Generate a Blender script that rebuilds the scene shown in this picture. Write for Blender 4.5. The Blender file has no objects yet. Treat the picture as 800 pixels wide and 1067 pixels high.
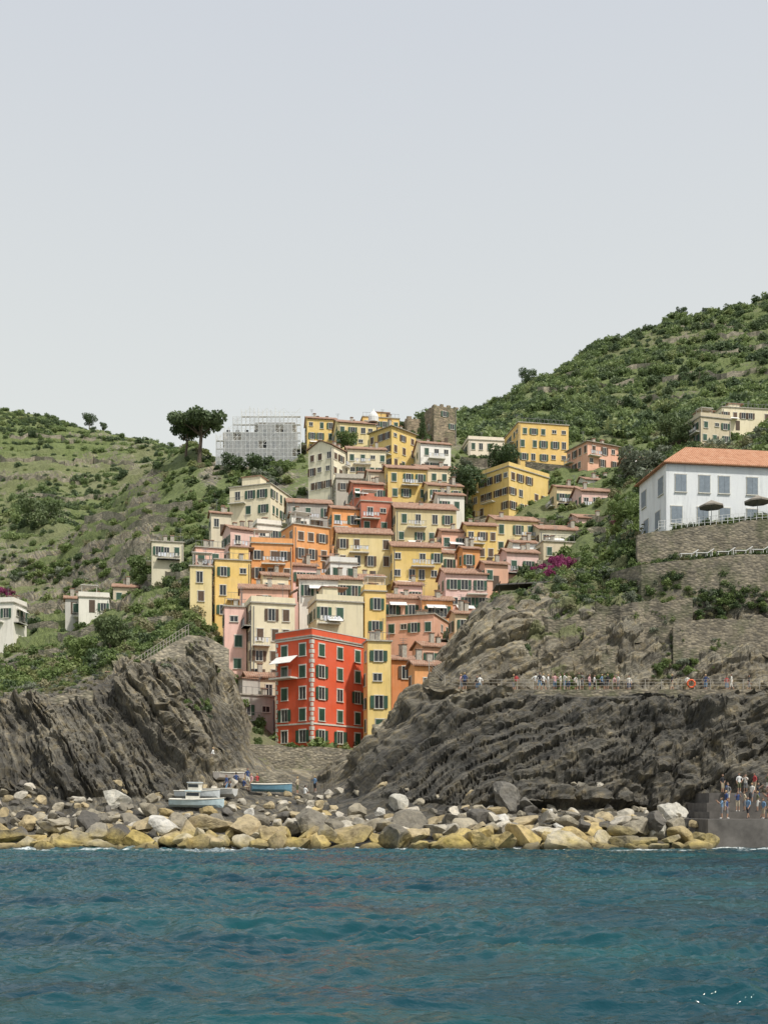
import bpy, math, random
import numpy as np
from mathutils import Vector, Matrix
random.seed(7); rng=np.random.default_rng(7)
CZ=3.0; F=1100.0; HY=845.0
def Xw(px,d): return (px-400.0)*d/F
def Zw(py,d): return CZ+(HY-py)*d/F
scene=bpy.context.scene
col=scene.collection
# ---------------------------------------------------------------- noise
_perm=np.random.default_rng(3).random(4096)
def vnoise(x,y,z,seed=0):
    xi=np.floor(x).astype(np.int64); yi=np.floor(y).astype(np.int64); zi=np.floor(z).astype(np.int64)
    fx=x-xi; fy=y-yi; fz=z-zi
    fx=fx*fx*(3-2*fx); fy=fy*fy*(3-2*fy); fz=fz*fz*(3-2*fz)
    def h(a,b,c):
        k=(a*73856093)^(b*19349663)^(c*83492791)^(seed*2654435)
        k=(k^(k>>13))*1274126177
        return _perm[(k^(k>>16))&4095]
    r=0
    for dx in (0,1):
        wx=fx if dx else 1-fx
        for dy in (0,1):
            wy=fy if dy else 1-fy
            for dz in (0,1):
                wz=fz if dz else 1-fz
                r=r+wx*wy*wz*h(xi+dx,yi+dy,zi+dz)
    return r*2-1
def fbm(x,y,z,o=4,seed=0,g=0.5):
    a=1;s=0;t=0
    for i in range(o):
        s=s+a*vnoise(x*2**i,y*2**i,z*2**i,seed+i*17); t+=a; a*=g
    return s/t
def turb(x,y,z,o=4,seed=0,g=0.5):
    a=1;s=0;t=0
    for i in range(o):
        s=s+a*np.abs(vnoise(x*2**i,y*2**i,z*2**i,seed+i*17)); t+=a; a*=g
    return s/t
def sstep(a,b,x):
    t=np.clip((x-a)/(b-a),0,1); return t*t*(3-2*t)
# ---------------------------------------------------------------- materials
def newmat(name):
    m=bpy.data.materials.new(name); m.use_nodes=True
    nt=m.node_tree; b=nt.nodes["Principled BSDF"]; return m,nt,b
def noise(nt,scale,detail=5,rough=0.6,vec=None):
    n=nt.nodes.new('ShaderNodeTexNoise'); n.inputs['Scale'].default_value=scale
    n.inputs['Detail'].default_value=detail; n.inputs['Roughness'].default_value=rough
    if vec is not None: nt.links.new(vec,n.inputs['Vector'])
    return n
def ramp(nt,inp,stops):
    r=nt.nodes.new('ShaderNodeValToRGB'); e=r.color_ramp.elements
    while len(e)<len(stops): e.new(0.5)
    for i,(p,c) in enumerate(stops):
        e[i].position=p; e[i].color=(c[0],c[1],c[2],1) if hasattr(c,'__len__') else (c,c,c,1)
    nt.links.new(inp,r.inputs[0]); return r
def mixc(nt,fac,a,b,mode='MIX'):
    n=nt.nodes.new('ShaderNodeMix'); n.data_type='RGBA'; n.blend_type=mode
    for s,v in ((n.inputs[0],fac),(n.inputs[6],a),(n.inputs[7],b)):
        if isinstance(v,(int,float)): s.default_value=v
        elif isinstance(v,tuple): s.default_value=(v[0],v[1],v[2],1)
        else: nt.links.new(v,s)
    return n.outputs[2]
def math_(nt,op,a,b=None,c=None):
    n=nt.nodes.new('ShaderNodeMath'); n.operation=op
    for i,v in enumerate((a,b,c)):
        if v is None: continue
        if isinstance(v,(int,float)): n.inputs[i].default_value=v
        else: nt.links.new(v,n.inputs[i])
    return n.outputs[0]
def geo_pos(nt):
    g=nt.nodes.new('ShaderNodeNewGeometry'); return g.outputs['Position']
def mapping(nt,vec,scale=(1,1,1),rot=(0,0,0)):
    m=nt.nodes.new('ShaderNodeMapping'); m.inputs['Scale'].default_value=scale; m.inputs['Rotation'].default_value=rot
    nt.links.new(vec,m.inputs['Vector']); return m.outputs[0]
def bump(nt,h,b,strength=0.5,dist=0.1):
    n=nt.nodes.new('ShaderNodeBump'); n.inputs['Strength'].default_value=strength; n.inputs['Distance'].default_value=dist
    nt.links.new(h,n.inputs['Height']); nt.links.new(n.outputs[0],b.inputs['Normal']); return n
def plain(name,c,rough=0.7,metal=0.0,var=0.15,scale=3):
    m,nt,b=newmat(name)
    n=noise(nt,scale,vec=geo_pos(nt))
    lo=tuple(x*(1-var) for x in c); hi=tuple(min(1,x*(1+var)) for x in c)
    r=ramp(nt,n.outputs[0],[(0.3,lo),(0.7,hi)])
    nt.links.new(r.outputs[0],b.inputs['Base Color']); b.inputs['Roughness'].default_value=rough; b.inputs['Metallic'].default_value=metal
    return m
_wm={}
def wallmat(key,c):
    if key in _wm: return _wm[key]
    m,nt,b=newmat("plaster_"+key); pos=geo_pos(nt)
    n1=noise(nt,0.35,6,0.65,pos); n2=noise(nt,0.8,6,0.75,mapping(nt,pos,(2.2,2.2,0.22)))
    dirt=tuple(0.55*x+0.05 for x in c); k=.03 if key=='red' else .07
    pale=tuple(min(0.85,x*0.98+k) for x in c)
    base=mixc(nt,ramp(nt,n1.outputs[0],[(0.38,0),(0.62,1)]).outputs[0],c,pale)
    f=ramp(nt,n2.outputs[0],[(0.48,0),(0.75,0.7)]).outputs[0]
    base=mixc(nt,f,base,dirt)
    n4=noise(nt,0.22,3,0.5,pos)
    base=mixc(nt,ramp(nt,n4.outputs[0],[(0.58,0),(0.62,0.4)]).outputs[0],base,pale)
    if key!='red':
        oi=nt.nodes.new('ShaderNodeObjectInfo')
        rv=ramp(nt,oi.outputs['Random'],[(0,(0.84,0.86,0.92)),(0.3,(1,0.98,0.95)),(0.5,(0.92,0.91,0.88)),(0.7,(1.05,1.08,1.14)),(1,(1.04,0.92,0.80))])
        base=mixc(nt,1.0,base,rv.outputs[0],'MULTIPLY')
    nt.links.new(base,b.inputs['Base Color']); b.inputs['Roughness'].default_value=0.9
    bump(nt,noise(nt,6,4,0.6,pos).outputs[0],b,0.3,0.04)
    _wm[key]=m; return m
COL={'red':(0.72,0.105,0.035),'yellow':(0.77,0.56,0.19),'lemon':(0.80,0.66,0.34),'orange':(0.79,0.36,0.12),
 'deep_orange':(0.74,0.26,0.07),'pink':(0.78,0.53,0.47),'salmon':(0.74,0.43,0.30),'cream':(0.77,0.70,0.50),'white':(0.80,0.78,0.71),
 'beige':(0.65,0.56,0.40),'brick':(0.56,0.18,0.10),'grey':(0.48,0.45,0.39),'housewhite':(0.76,0.79,0.82)}
M_trim=plain('trim_white',(0.64,0.62,0.55),0.8)
M_scaf=plain('scaffold_paint',(0.72,0.72,0.70),0.6)
M_glass,nt,b=newmat('window_glass'); b.inputs['Base Color'].default_value=(0.03,0.035,0.04,1); b.inputs['Roughness'].default_value=0.15
M_shg=plain('shutter_green',(0.03,0.08,0.05),0.6,var=0.35,scale=0.6)
M_shb=plain('shutter_brown',(0.10,0.06,0.035),0.6,var=0.3,scale=0.6)
M_shgrey=plain('shutter_grey',(0.20,0.24,0.28),0.6)
M_metal=plain('railing_metal',(0.20,0.20,0.20),0.5,0.3)
M_rail_w=plain('railing_pale',(0.36,0.33,0.28),0.6)
M_awn=plain('awning_canvas',(0.75,0.73,0.70),0.8)
M_wood=plain('dark_wood',(0.10,0.07,0.05),0.8)
def roofmat(name,c1,c2,c3):
    m,nt,b=newmat(name); pos=geo_pos(nt)
    n=noise(nt,1.5,6,0.7,pos)
    r=ramp(nt,n.outputs[0],[(0.3,c1),(0.5,c2),(0.75,c3)])
    w=nt.nodes.new('ShaderNodeTexWave'); w.inputs['Scale'].default_value=1.3; w.inputs['Distortion'].default_value=1; nt.links.new(pos,w.inputs['Vector'])
    cc=mixc(nt,0.35,r.outputs[0],w.outputs[0],'MULTIPLY')
    nt.links.new(cc,b.inputs['Base Color']); b.inputs['Roughness'].default_value=0.9
    bump(nt,w.outputs[0],b,0.6,0.08); return m
M_tile=roofmat('roof_tiles',(0.24,0.14,0.10),(0.42,0.24,0.16),(0.50,0.40,0.31))
M_tilenew=roofmat('roof_tiles_orange',(0.38,0.17,0.09),(0.56,0.27,0.15),(0.62,0.38,0.25))
M_slate=plain('roof_stone',(0.42,0.39,0.33),0.9,var=0.3)
def stonemat(name,c,scale=1.6):
    m,nt,b=newmat(name); pos=geo_pos(nt)
    v=nt.nodes.new('ShaderNodeTexVoronoi'); v.inputs['Scale'].default_value=scale; nt.links.new(mapping(nt,pos,(1,1,1.9)),v.inputs['Vector'])
    n=noise(nt,0.5,6,0.7,pos)
    base=ramp(nt,n.outputs[0],[(0.3,tuple(x*0.6 for x in c)),(0.55,c),(0.8,tuple(min(1,x*1.35) for x in c))]).outputs[0]
    hs=nt.nodes.new('ShaderNodeSeparateColor'); nt.links.new(v.outputs['Color'],hs.inputs[0])
    rr=ramp(nt,hs.outputs[0],[(0,(0.6,0.6,0.6)),(1,(1.25,1.2,1.1))])
    base=mixc(nt,1.0,base,rr.outputs[0],'MULTIPLY')
    ed=ramp(nt,v.outputs['Distance'],[(0.0,1.0),(0.75,0.35)])
    base=mixc(nt,0.5,base,ed.outputs[0],'MULTIPLY')
    nm=noise(nt,0.35,5,0.7,pos)
    base=mixc(nt,ramp(nt,nm.outputs[0],[(0.5,0),(0.64,0.7)]).outputs[0],base,(0.10,0.11,0.055))
    nt.links.new(base,b.inputs['Base Color']); b.inputs['Roughness'].default_value=0.95
    bump(nt,ed.outputs[0],b,0.8,0.1); return m
M_stone=stonemat('dry_stone_wall',(0.33,0.295,0.235),2.4)
M_stonep=stonemat('pale_stone_wall',(0.46,0.42,0.34),2.4)
M_tower=stonemat('tower_stone',(0.42,0.35,0.26),1.6)
M_concrete=plain('quay_concrete',(0.12,0.11,0.10),0.9,var=0.4,scale=0.8)
M_path=plain('path_paving',(0.36,0.32,0.27),0.9)
def leafmat(name,stops,trans=0.25):
    m,nt,b=newmat(name)
    oi=nt.nodes.new('ShaderNodeObjectInfo'); pos=geo_pos(nt)
    n=noise(nt,0.045,3,0.6,pos); n2=noise(nt,1.1,3,0.6,pos)
    a=math_(nt,'MULTIPLY_ADD',oi.outputs['Random'],0.5,n.outputs[0])
    a=math_(nt,'MULTIPLY_ADD',n2.outputs[0],0.35,a); a=math_(nt,'SUBTRACT',a,0.42)
    r=ramp(nt,a,stops)
    nt.links.new(r.outputs[0],b.inputs['Base Color']); b.inputs['Roughness'].default_value=0.65
    t=nt.nodes.new('ShaderNodeBsdfTranslucent'); nt.links.new(r.outputs[0],t.inputs[0])
    mx=nt.nodes.new('ShaderNodeMixShader'); mx.inputs[0].default_value=trans
    nt.links.new(b.outputs[0],mx.inputs[1]); nt.links.new(t.outputs[0],mx.inputs[2])
    nt.links.new(mx.outputs[0],nt.nodes['Material Output'].inputs[0]); return m
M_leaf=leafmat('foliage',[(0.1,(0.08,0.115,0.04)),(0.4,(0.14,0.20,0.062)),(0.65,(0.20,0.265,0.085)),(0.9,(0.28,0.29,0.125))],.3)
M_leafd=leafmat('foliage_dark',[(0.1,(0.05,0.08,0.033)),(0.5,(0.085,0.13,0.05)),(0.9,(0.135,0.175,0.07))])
M_far_haze=leafmat('foliage_hazed',[(0.1,(0.12,0.165,0.07)),(0.4,(0.18,0.245,0.095)),(0.65,(0.245,0.315,0.12)),(0.9,(0.34,0.36,0.17))],.35)  # far leaves, distance haze put into the paler colour
M_fard_haze=leafmat('foliage_hazed_dark',[(0.1,(0.08,0.12,0.06)),(0.5,(0.12,0.17,0.08)),(0.9,(0.18,0.225,0.11))],.35)  # darker far leaves, also lightened in colour to stand for haze
M_leafs=leafmat('foliage_silver',[(0.1,(0.13,0.15,0.10)),(0.5,(0.20,0.23,0.16)),(0.9,(0.28,0.30,0.22))])
M_dry=leafmat('foliage_dry',[(0.1,(0.15,0.15,0.075)),(0.5,(0.23,0.22,0.115)),(0.9,(0.31,0.28,0.16))])
M_boug=leafmat('bougainvillea_bloom',[(0.1,(0.14,0.06,0.06)),(0.5,(0.28,0.04,0.14)),(0.9,(0.36,0.07,0.19))])
M_bark=plain('bark',(0.13,0.10,0.075),0.95,var=0.4)

# ---------------------------------------------------------------- mesh helpers
def link(o,parent=None):
    col.objects.link(o)
    if parent is not None: o.parent=parent
    return o
def empty(name,loc=(0,0,0)):
    e=bpy.data.objects.new(name,None); e.empty_display_size=0.5; col.objects.link(e); e.location=loc; return e
def npmesh(name,V,Fq,mats,smooth=False,k=4):
    me=bpy.data.meshes.new(name); V=np.asarray(V,dtype=np.float32).reshape(-1,3); Fq=np.asarray(Fq,dtype=np.int32).reshape(-1,k)
    me.vertices.add(len(V)); me.vertices.foreach_set('co',V.ravel())
    me.loops.add(Fq.size); me.loops.foreach_set('vertex_index',Fq.ravel())
    me.polygons.add(len(Fq)); me.polygons.foreach_set('loop_start',np.arange(0,Fq.size,k,dtype=np.int32))
    try: me.polygons.foreach_set('loop_total',np.full(len(Fq),k,dtype=np.int32))
    except Exception: pass
    me.polygons.foreach_set('use_smooth',np.full(len(Fq),smooth,dtype=bool))
    for m in mats: me.materials.append(m)
    me.update(calc_edges=True); me.validate(); return me
def gridfaces(nr,nc):
    i=np.arange(nr*nc).reshape(nr,nc)
    return np.stack([i[:-1,:-1],i[:-1,1:],i[1:,1:],i[1:,:-1]],-1).reshape(-1,4)
class MB:
    def __init__(s): s.v=[];s.f=[];s.m=[]
    def hexa(s,p,mi=0):
        n=len(s.v); s.v+= [tuple(q) for q in p]
        s.f+=[(n,n+3,n+2,n+1),(n+4,n+5,n+6,n+7),(n,n+1,n+5,n+4),(n+1,n+2,n+6,n+5),(n+2,n+3,n+7,n+6),(n+3,n,n+4,n+7)]; s.m+=[mi]*6
    def box(s,x0,x1,y0,y1,z0,z1,mi=0):
        s.hexa([(x0,y0,z0),(x1,y0,z0),(x1,y1,z0),(x0,y1,z0),(x0,y0,z1),(x1,y0,z1),(x1,y1,z1),(x0,y1,z1)],mi)
    def fb(s,O,U,N,u0,u1,z0,z1,n0,n1,mi=0):
        def p(u,n,z): return (O[0]+U[0]*u+N[0]*n,O[1]+U[1]*u+N[1]*n,z)
        s.hexa([p(u0,n1,z0),p(u1,n1,z0),p(u1,n0,z0),p(u0,n0,z0),p(u0,n1,z1),p(u1,n1,z1),p(u1,n0,z1),p(u0,n0,z1)],mi)
    def poly(s,pts,mi=0):
        n=len(s.v); s.v+=[tuple(q) for q in pts]; s.f.append(tuple(range(n,n+len(pts)))); s.m.append(mi)
    def tube(s,path,rad,mi=0,k=6):
        n0=len(s.v); path=[Vector(p) for p in path]
        for i,p in enumerate(path):
            d=(path[min(i+1,len(path)-1)]-path[max(i-1,0)]).normalized()
            a=d.orthogonal().normalized(); bb=d.cross(a)
            for j in range(k):
                t=2*math.pi*j/k; s.v.append(tuple(p+(a*math.cos(t)+bb*math.sin(t))*rad[i]))
        for i in range(len(path)-1):
            for j in range(k):
                a=n0+i*k+j; b2=n0+i*k+(j+1)%k
                s.f.append((a,b2,b2+k,a+k)); s.m.append(mi)
        s.f.append(tuple(n0+j for j in range(k))[::-1]); s.m.append(mi)
        s.f.append(tuple(n0+(len(path)-1)*k+j for j in range(k))); s.m.append(mi)
    def obj(s,name,mats,parent=None,smooth=False):
        if not s.v: return None
        me=bpy.data.meshes.new(name); me.from_pydata(s.v,[],s.f)
        for m in mats: me.materials.append(m)
        me.polygons.foreach_set('material_index',s.m)
        if smooth: me.polygons.foreach_set('use_smooth',[True]*len(s.f))
        me.update(); return link(bpy.data.objects.new(name,me),parent)

# ---------------------------------------------------------------- terrain
prof={
-150:[(96,850),(101,830),(106,765),(112,725),(128,705),(165,680),(205,650),(245,612),(275,592),(340,565),(420,515),(500,462),(570,412)],
0:[(96,850),(101,830),(105,775),(111,735),(126,714),(160,686),(200,655),(240,612),(270,590),(330,560),(420,515),(500,468),(570,424)],
60:[(96,850),(101,832),(105,775),(111,726),(124,708),(160,678),(200,645),(240,605),(265,580),(320,550),(420,510),(500,466),(570,436)],
100:[(96,850),(101,832),(105,775),(111,718),(122,698),(150,672),(190,640),(230,600),(255,560),(275,534),(330,560),(430,510),(500,470),(560,446)],
150:[(96,850),(101,832),(106,770),(112,706),(120,680),(145,662),(180,625),(220,575),(250,530),(280,492),(340,520),(430,500),(500,470),(550,458)],
200:[(96,850),(101,832),(108,775),(114,704),(118,668),(146,660),(178,612),(220,555),(255,500),(290,460),(340,480),(500,478),(550,476)],
232:[(96,850),(101,833),(109,800),(117,748),(124,712),(150,690),(175,632),(205,575),(235,520),(262,487),(280,480),(300,488),(500,480)],
262:[(96,850),(101,833),(110,812),(122,785),(136,760),(150,715),(172,640),(200,578),(228,520),(260,490),(280,485),(500,485)],
290:[(96,850),(101,833),(112,815),(124,800),(132,778),(140,772),(155,715),(175,650),(195,600),(225,530),(250,490),(275,480),(500,490)],
340:[(96,850),(101,835),(112,818),(124,800),(131,780),(140,774),(155,725),(172,665),(192,608),(218,540),(243,490),(272,452),(500,480)],
370:[(96,850),(100,835),(106,815),(114,790),(130,781),(140,776),(155,725),(172,665),(192,608),(220,540),(247,480),(275,440),(500,470)],
400:[(96,850),(99,835),(103,800),(108,776),(118,778),(136,781),(150,745),(170,670),(192,608),(222,540),(250,470),(280,440),(500,470)],
440:[(96,850),(99,838),(102,780),(105.5,740),(110,722),(120,745),(138,752),(152,700),(173,655),(192,606),(222,535),(252,472),(285,440),(500,460)],
475:[(96,850),(99,840),(102,780),(106,728),(112,722),(116,695),(122,678),(140,700),(160,660),(180,630),(200,595),(225,530),(252,480),(290,452),(500,440)],
510:[(96,850),(99,842),(102,775),(106,725),(112,720),(114,695),(117,645),(122,630),(150,640),(172,618),(195,588),(222,525),(252,480),(290,458),(380,440),(480,425)],
560:[(96,850),(99,845),(102,775),(106,725),(112,720),(114,690),(117,640),(122,612),(145,606),(175,590),(200,550),(225,515),(250,488),(285,462),(360,425),(470,398)],
620:[(96,850),(99,846),(102,780),(106,726),(112,720),(114,680),(117,630),(122,602),(140,590),(165,572),(190,540),(220,502),(250,480),(285,462),(360,415),(440,388),(520,364)],
665:[(96,850),(99,847),(102,785),(106,727),(112,720),(114,680),(117,615),(119,590),(128,570),(150,550),(185,515),(220,490),(260,470),(340,430),(430,385),(540,348)],
700:[(96,850),(99,848),(102,790),(106,728),(112,721),(113.5,690),(116,600),(117,584),(120,583),(121,552),(135,551),(160,530),(200,490),(260,462),(340,420),(440,370),(560,333)],
760:[(96,850),(99,849),(102,795),(106,729),(112,722),(113.5,690),(116,590),(117,580),(120,579),(121,545),(135,545),(160,520),(205,472),(260,452),(340,410),(440,360),(570,318)],
830:[(96,850),(99,849),(102,800),(106,730),(112,722),(113.5,690),(116,585),(117,576),(120,574),(121,538),(135,538),(160,510),(205,462),(260,440),(340,400),(440,350),(580,296)],
1000:[(96,850),(99,849),(102,800),(106,730),(112,722),(113.5,690),(116,585),(117,576),(120,574),(121,538),(135,538),(160,505),(205,450),(260,425),(340,380),(440,330),(580,270)]}
pxs=np.concatenate([np.arange(-1700,-200,30),np.arange(-200,-20,4.0),np.arange(-20,820,1.4),np.arange(820,1000,4),np.arange(1000,2701,30)])
ds=np.concatenate([np.arange(70,95,0.6),np.arange(95,126,0.12),np.arange(126,300,0.6),np.arange(300,610,1.6),np.arange(610,1000,25)])
pk=sorted(prof); dk=np.arange(70,1000,0.2)
T=[]
for p in pk:
    pr=prof[p]; dd=[70,80,84]; zz=[-5,-2.5,-0.6]
    for d,y in pr: dd.append(d); zz.append(Zw(y,d))
    dl,zl=dd[-1],zz[-1]; dd+=[dl+80,1000]; zz+=[zl-25,-10]
    T.append(np.interp(dk,dd,zz))
T=np.array(T)
def Hbase(px,d):
    px=np.clip(px,pk[0],pk[-1]); i=np.clip(np.searchsorted(pk,px)-1,0,len(pk)-2)
    a=np.array(pk)[i]; b2=np.array(pk)[i+1]; t=(px-a)/(b2-a); t=t*0.6+0.4*t*t*(3-2*t)
    j=np.clip(((d-70)/0.2),0,len(dk)-2); j0=j.astype(int); fj=j-j0
    A=T[i,j0]*(1-fj)+T[i,j0+1]*fj; B=T[i+1,j0]*(1-fj)+T[i+1,j0+1]*fj
    return A*(1-t)+B*t
PX,DD=np.meshgrid(pxs,ds); X=(PX-400)*DD/F; Y=DD.copy()
near=1-sstep(118,150,DD)
wx=fbm(X/9,Y/9,0*X,4,1)*18*near*sstep(90,100,DD)+fbm(X/40,Y/40,0*X,3,5)*14*sstep(280,340,DD)
flat_t=sstep(655,680,PX)*sstep(112,113,DD)
wd=fbm(X/6,Y/6,0*X+5,4,9)*1.8*near*sstep(94,100,DD)*(1-flat_t)
Z=Hbase(PX+wx,DD+wd)
Z+=fbm(X/45,Y/45,0*X,4,21)*5*sstep(300,360,DD)*(1-sstep(500,560,DD)*0.8)
Z+=fbm(X/10,Y/10,0*X,4,22)*1.2*sstep(125,150,DD)
def terr(Z,h,ph):
    q=Z/h+ph; f=q-np.floor(q); return (np.floor(q)+sstep(0.62,1.0,f)-ph)*h
mt=np.clip(sstep(140,170,DD)*(1-sstep(150,200,PX))+sstep(300,330,DD)*sstep(580,680,PX)*0.9,0,1)*sstep(-0.5,0.0,fbm(X/60,Y/60,0*X,2,31))
tph=fbm(X/50,Y/50,0*X,2,33)*0.6
th_=4.5+2.0*(DD>300)
tw=(Z/th_+tph)
Z=Z*(1-mt)+terr(Z,th_,tph)*mt
pathw=sstep(450,462,PX)*sstep(107.2,107.6,DD)*(1-sstep(111.6,112.0,DD))
Z=Z*(1-pathw)+15.2*pathw
P=np.stack([X,Y,Z],-1)
gx=np.gradient(P,axis=1); gy=np.gradient(P,axis=0); N=np.cross(gx,gy); N/=np.linalg.norm(N,axis=-1,keepdims=True)+1e-9
slope=1-N[...,2]
rockm=sstep(95,98,DD)*(1-sstep(122,140,DD)*0.85)*(1-sstep(180,300,DD))
right=sstep(330,360,PX)
ang=np.radians(38); nr=(-np.sin(ang)*X+np.cos(ang)*Z+0.45*Y)
ang2=np.radians(64); nl=(np.sin(ang2)*X+np.cos(ang2)*Z*1.0+0.35*Y)
w1=fbm(X/9,Y/9,Z/9,4,41)*2.3
def saw(n,s,seed):
    q=n/s; k=np.floor(q); f=q-k
    hgt=_perm[(k.astype(np.int64)*7919+seed)&4095]
    return (hgt*1.3+0.35*(1-f))*np.clip(f*8,0,1)
nrw=nr+w1*1.2; nlw=nl+w1
brk=fbm(X/4,Y/4,Z/4,3,43); mod=sstep(-.45,.35,brk); mod2=sstep(-.35,.2,fbm(X/6,Y/6,Z/6,3,44))
lr=saw(nrw+.8*brk,4.3,11)*1.35*(.6+.5*mod)+saw(nrw+.4*vnoise(X/1.5,Y/1.5,Z/1.5,3),1.35,12)*0.65*(.15+.85*mod2)+saw(nrw,0.45,13)*0.26*(.3+.7*mod)
ll=saw(nlw+.4*brk,2.3,21)*1.0*(.65+.45*mod)+saw(nlw+.3*vnoise(X,Y,Z,4),0.85,22)*0.7*(.4+.6*mod2)+saw(nlw,0.4,23)*0.3
lay=(lr*right+ll*(1-right))-0.8
tb=turb(X/6.5,Y/6.5,Z/6.5,5,61,0.55); tb2=turb(X/2.2,Y/2.2,Z/2.2,4,66,.6)
rough=sstep(540,640,PX); upper=sstep(111,113,DD)*right
amp=1.35*lay*(1-.4*rough)*(1-.25*upper)+(2.4+2.2*rough)*(1-.35*upper)*(tb-.3)+(0.6+0.9*rough)*(tb2-.35)
slab=((PX>360)&(PX<560)&(DD<107.5))
amp=np.where(slab,amp*0.8,amp)
keep=(1-pathw)*(1-flat_t*sstep(114.5,115.5,DD)*(1-sstep(138,150,DD)))*(1-0.6*sstep(240,260,PX)*(1-sstep(350,365,PX)))
disp=rockm*amp*np.clip(slope*3,0.12,1)*keep
P=P+N*disp[...,None]
P[...,2]+=fbm(X/3,Y/3,Z/3,3,71)*0.7*sstep(130,180,DD)
Zf=P[...,2]
me=npmesh('terrain',P,gridfaces(*X.shape),[],False)
n1=fbm(X/12,Y/12,Z/12,4,81); n2=fbm(X/4,Y/4,Z/4,4,82)
vleft=sstep(109,126,DD+9*n2+8*n1)*(1-sstep(190,240,PX))*(0.72+.28*sstep(150,190,DD))
vfar=sstep(285,300,DD)
vmid=0.45*sstep(118,130,DD)*sstep(190,240,PX)
vr=sstep(480,560,PX)*sstep(111.5,121,DD+9*n2+6*n1)*0.98
veg=np.clip(np.maximum.reduce([vleft,vfar,vmid,vr])+0.6*n1*sstep(112,120,DD),0,1)
vmaskrock=sstep(0.42,0.65,slope)*(1-sstep(150,300,DD)*0.75)
veg*=1-0.5*vmaskrock
fr_=tw-np.floor(tw); riser=sstep(.6,.68,fr_)*mt*sstep(-.25,.1,n1)
veg=np.clip(veg-riser*0.6,0,1)
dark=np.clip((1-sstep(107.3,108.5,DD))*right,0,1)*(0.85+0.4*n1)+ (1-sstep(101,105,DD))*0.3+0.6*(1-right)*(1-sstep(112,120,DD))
dry=np.clip(sstep(0.05,0.4,fbm(X/35,Y/35,Z/35,4,91))*0.6+ sstep(395,415,DD)*(1-sstep(480,500,DD))*(1-sstep(200,300,PX))*0.5+0.6*(1-sstep(120,160,DD)),0,1)
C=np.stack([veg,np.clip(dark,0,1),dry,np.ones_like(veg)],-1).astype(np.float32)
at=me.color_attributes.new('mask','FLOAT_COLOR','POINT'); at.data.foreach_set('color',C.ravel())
bed_crevice=np.clip(np.clip(lay+.8,0,2.5)/2.5,0,1)  # rock bed tone from ledge height, with crevice shade painted into the low creases
at=me.color_attributes.new('strata_crevice_shade','FLOAT_COLOR','POINT'); at.data.foreach_set('color',np.repeat(bed_crevice.ravel()[:,None],4,1).astype(np.float32).ravel())
m,nt,b=newmat('hillside_ground'); pos=geo_pos(nt)
va=nt.nodes.new('ShaderNodeVertexColor'); va.layer_name='mask'; sp=nt.nodes.new('ShaderNodeSeparateColor'); nt.links.new(va.outputs[0],sp.inputs[0])
vb=nt.nodes.new('ShaderNodeVertexColor'); vb.layer_name='strata_crevice_shade'
nA=noise(nt,0.22,9,0.78,pos); nB=noise(nt,1.2,6,0.7,pos); nC=noise(nt,0.12,3,0.6,pos)
sx=nt.nodes.new('ShaderNodeSeparateXYZ'); nt.links.new(pos,sx.inputs[0])
def dotv(v):
    n=nt.nodes.new('ShaderNodeVectorMath'); n.operation='DOT_PRODUCT'; nt.links.new(pos,n.inputs[0]); n.inputs[1].default_value=v; return n.outputs['Value']
sideR=nt.nodes.new('ShaderNodeMapRange'); nt.links.new(sx.outputs[0],sideR.inputs[0]); sideR.inputs[1].default_value=-8; sideR.inputs[2].default_value=-5
dR=dotv((-math.sin(ang),0.45,math.cos(ang))); dL=dotv((math.sin(ang2),0.35,math.cos(ang2)))
mxv=nt.nodes.new('ShaderNodeMix'); mxv.data_type='FLOAT'; nt.links.new(sideR.outputs[0],mxv.inputs[0]); nt.links.new(dL,mxv.inputs[2]); nt.links.new(dR,mxv.inputs[3])
sc=math_(nt,'MULTIPLY_ADD',nC.outputs[0],4.0,mxv.outputs[0]); sc=math_(nt,'MULTIPLY_ADD',nB.outputs[0],0.35,sc)
ns=nt.nodes.new('ShaderNodeTexNoise'); ns.noise_dimensions='1D'; nt.links.new(sc,ns.inputs['W']); ns.inputs['Scale'].default_value=1.4; ns.inputs['Detail'].default_value=6; ns.inputs['Roughness'].default_value=.8
rk=ramp(nt,nA.outputs[0],[(0.3,(0.085,0.078,0.064)),(0.45,(0.17,0.155,0.125)),(0.56,(0.25,0.23,0.183)),(0.72,(0.40,0.37,0.295))]).outputs[0]
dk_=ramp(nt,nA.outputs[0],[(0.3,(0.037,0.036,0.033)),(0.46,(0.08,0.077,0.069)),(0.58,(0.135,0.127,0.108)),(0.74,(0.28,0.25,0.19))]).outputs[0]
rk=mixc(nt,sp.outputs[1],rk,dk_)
rk=mixc(nt,0.85,rk,ramp(nt,ns.outputs[0],[(0.36,(0.4,0.4,0.4)),(0.49,(0.95,0.95,0.94)),(0.64,(1.6,1.54,1.44))]).outputs[0],'MULTIPLY')
rk=mixc(nt,0.6,rk,ramp(nt,vb.outputs[0],[(0.05,(0.5,0.5,0.52)),(0.45,(1.0,1.0,1.0)),(0.9,(1.35,1.3,1.2))]).outputs[0],'MULTIPLY')  # multiplies in bed tone and the painted shade of the crevices
och=ramp(nt,nB.outputs[0],[(0.48,0),(0.66,0.6)]).outputs[0]
rk=mixc(nt,och,rk,mixc(nt,1.0,rk,(1.35,1.15,0.72),'MULTIPLY'))
gr=ramp(nt,nB.outputs[0],[(0.3,(0.075,0.10,0.036)),(0.5,(0.14,0.175,0.06)),(0.7,(0.20,0.235,0.085))]).outputs[0]
dr=ramp(nt,nB.outputs[0],[(0.3,(0.14,0.145,0.07)),(0.6,(0.22,0.22,0.115)),(0.8,(0.30,0.285,0.165))]).outputs[0]
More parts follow.
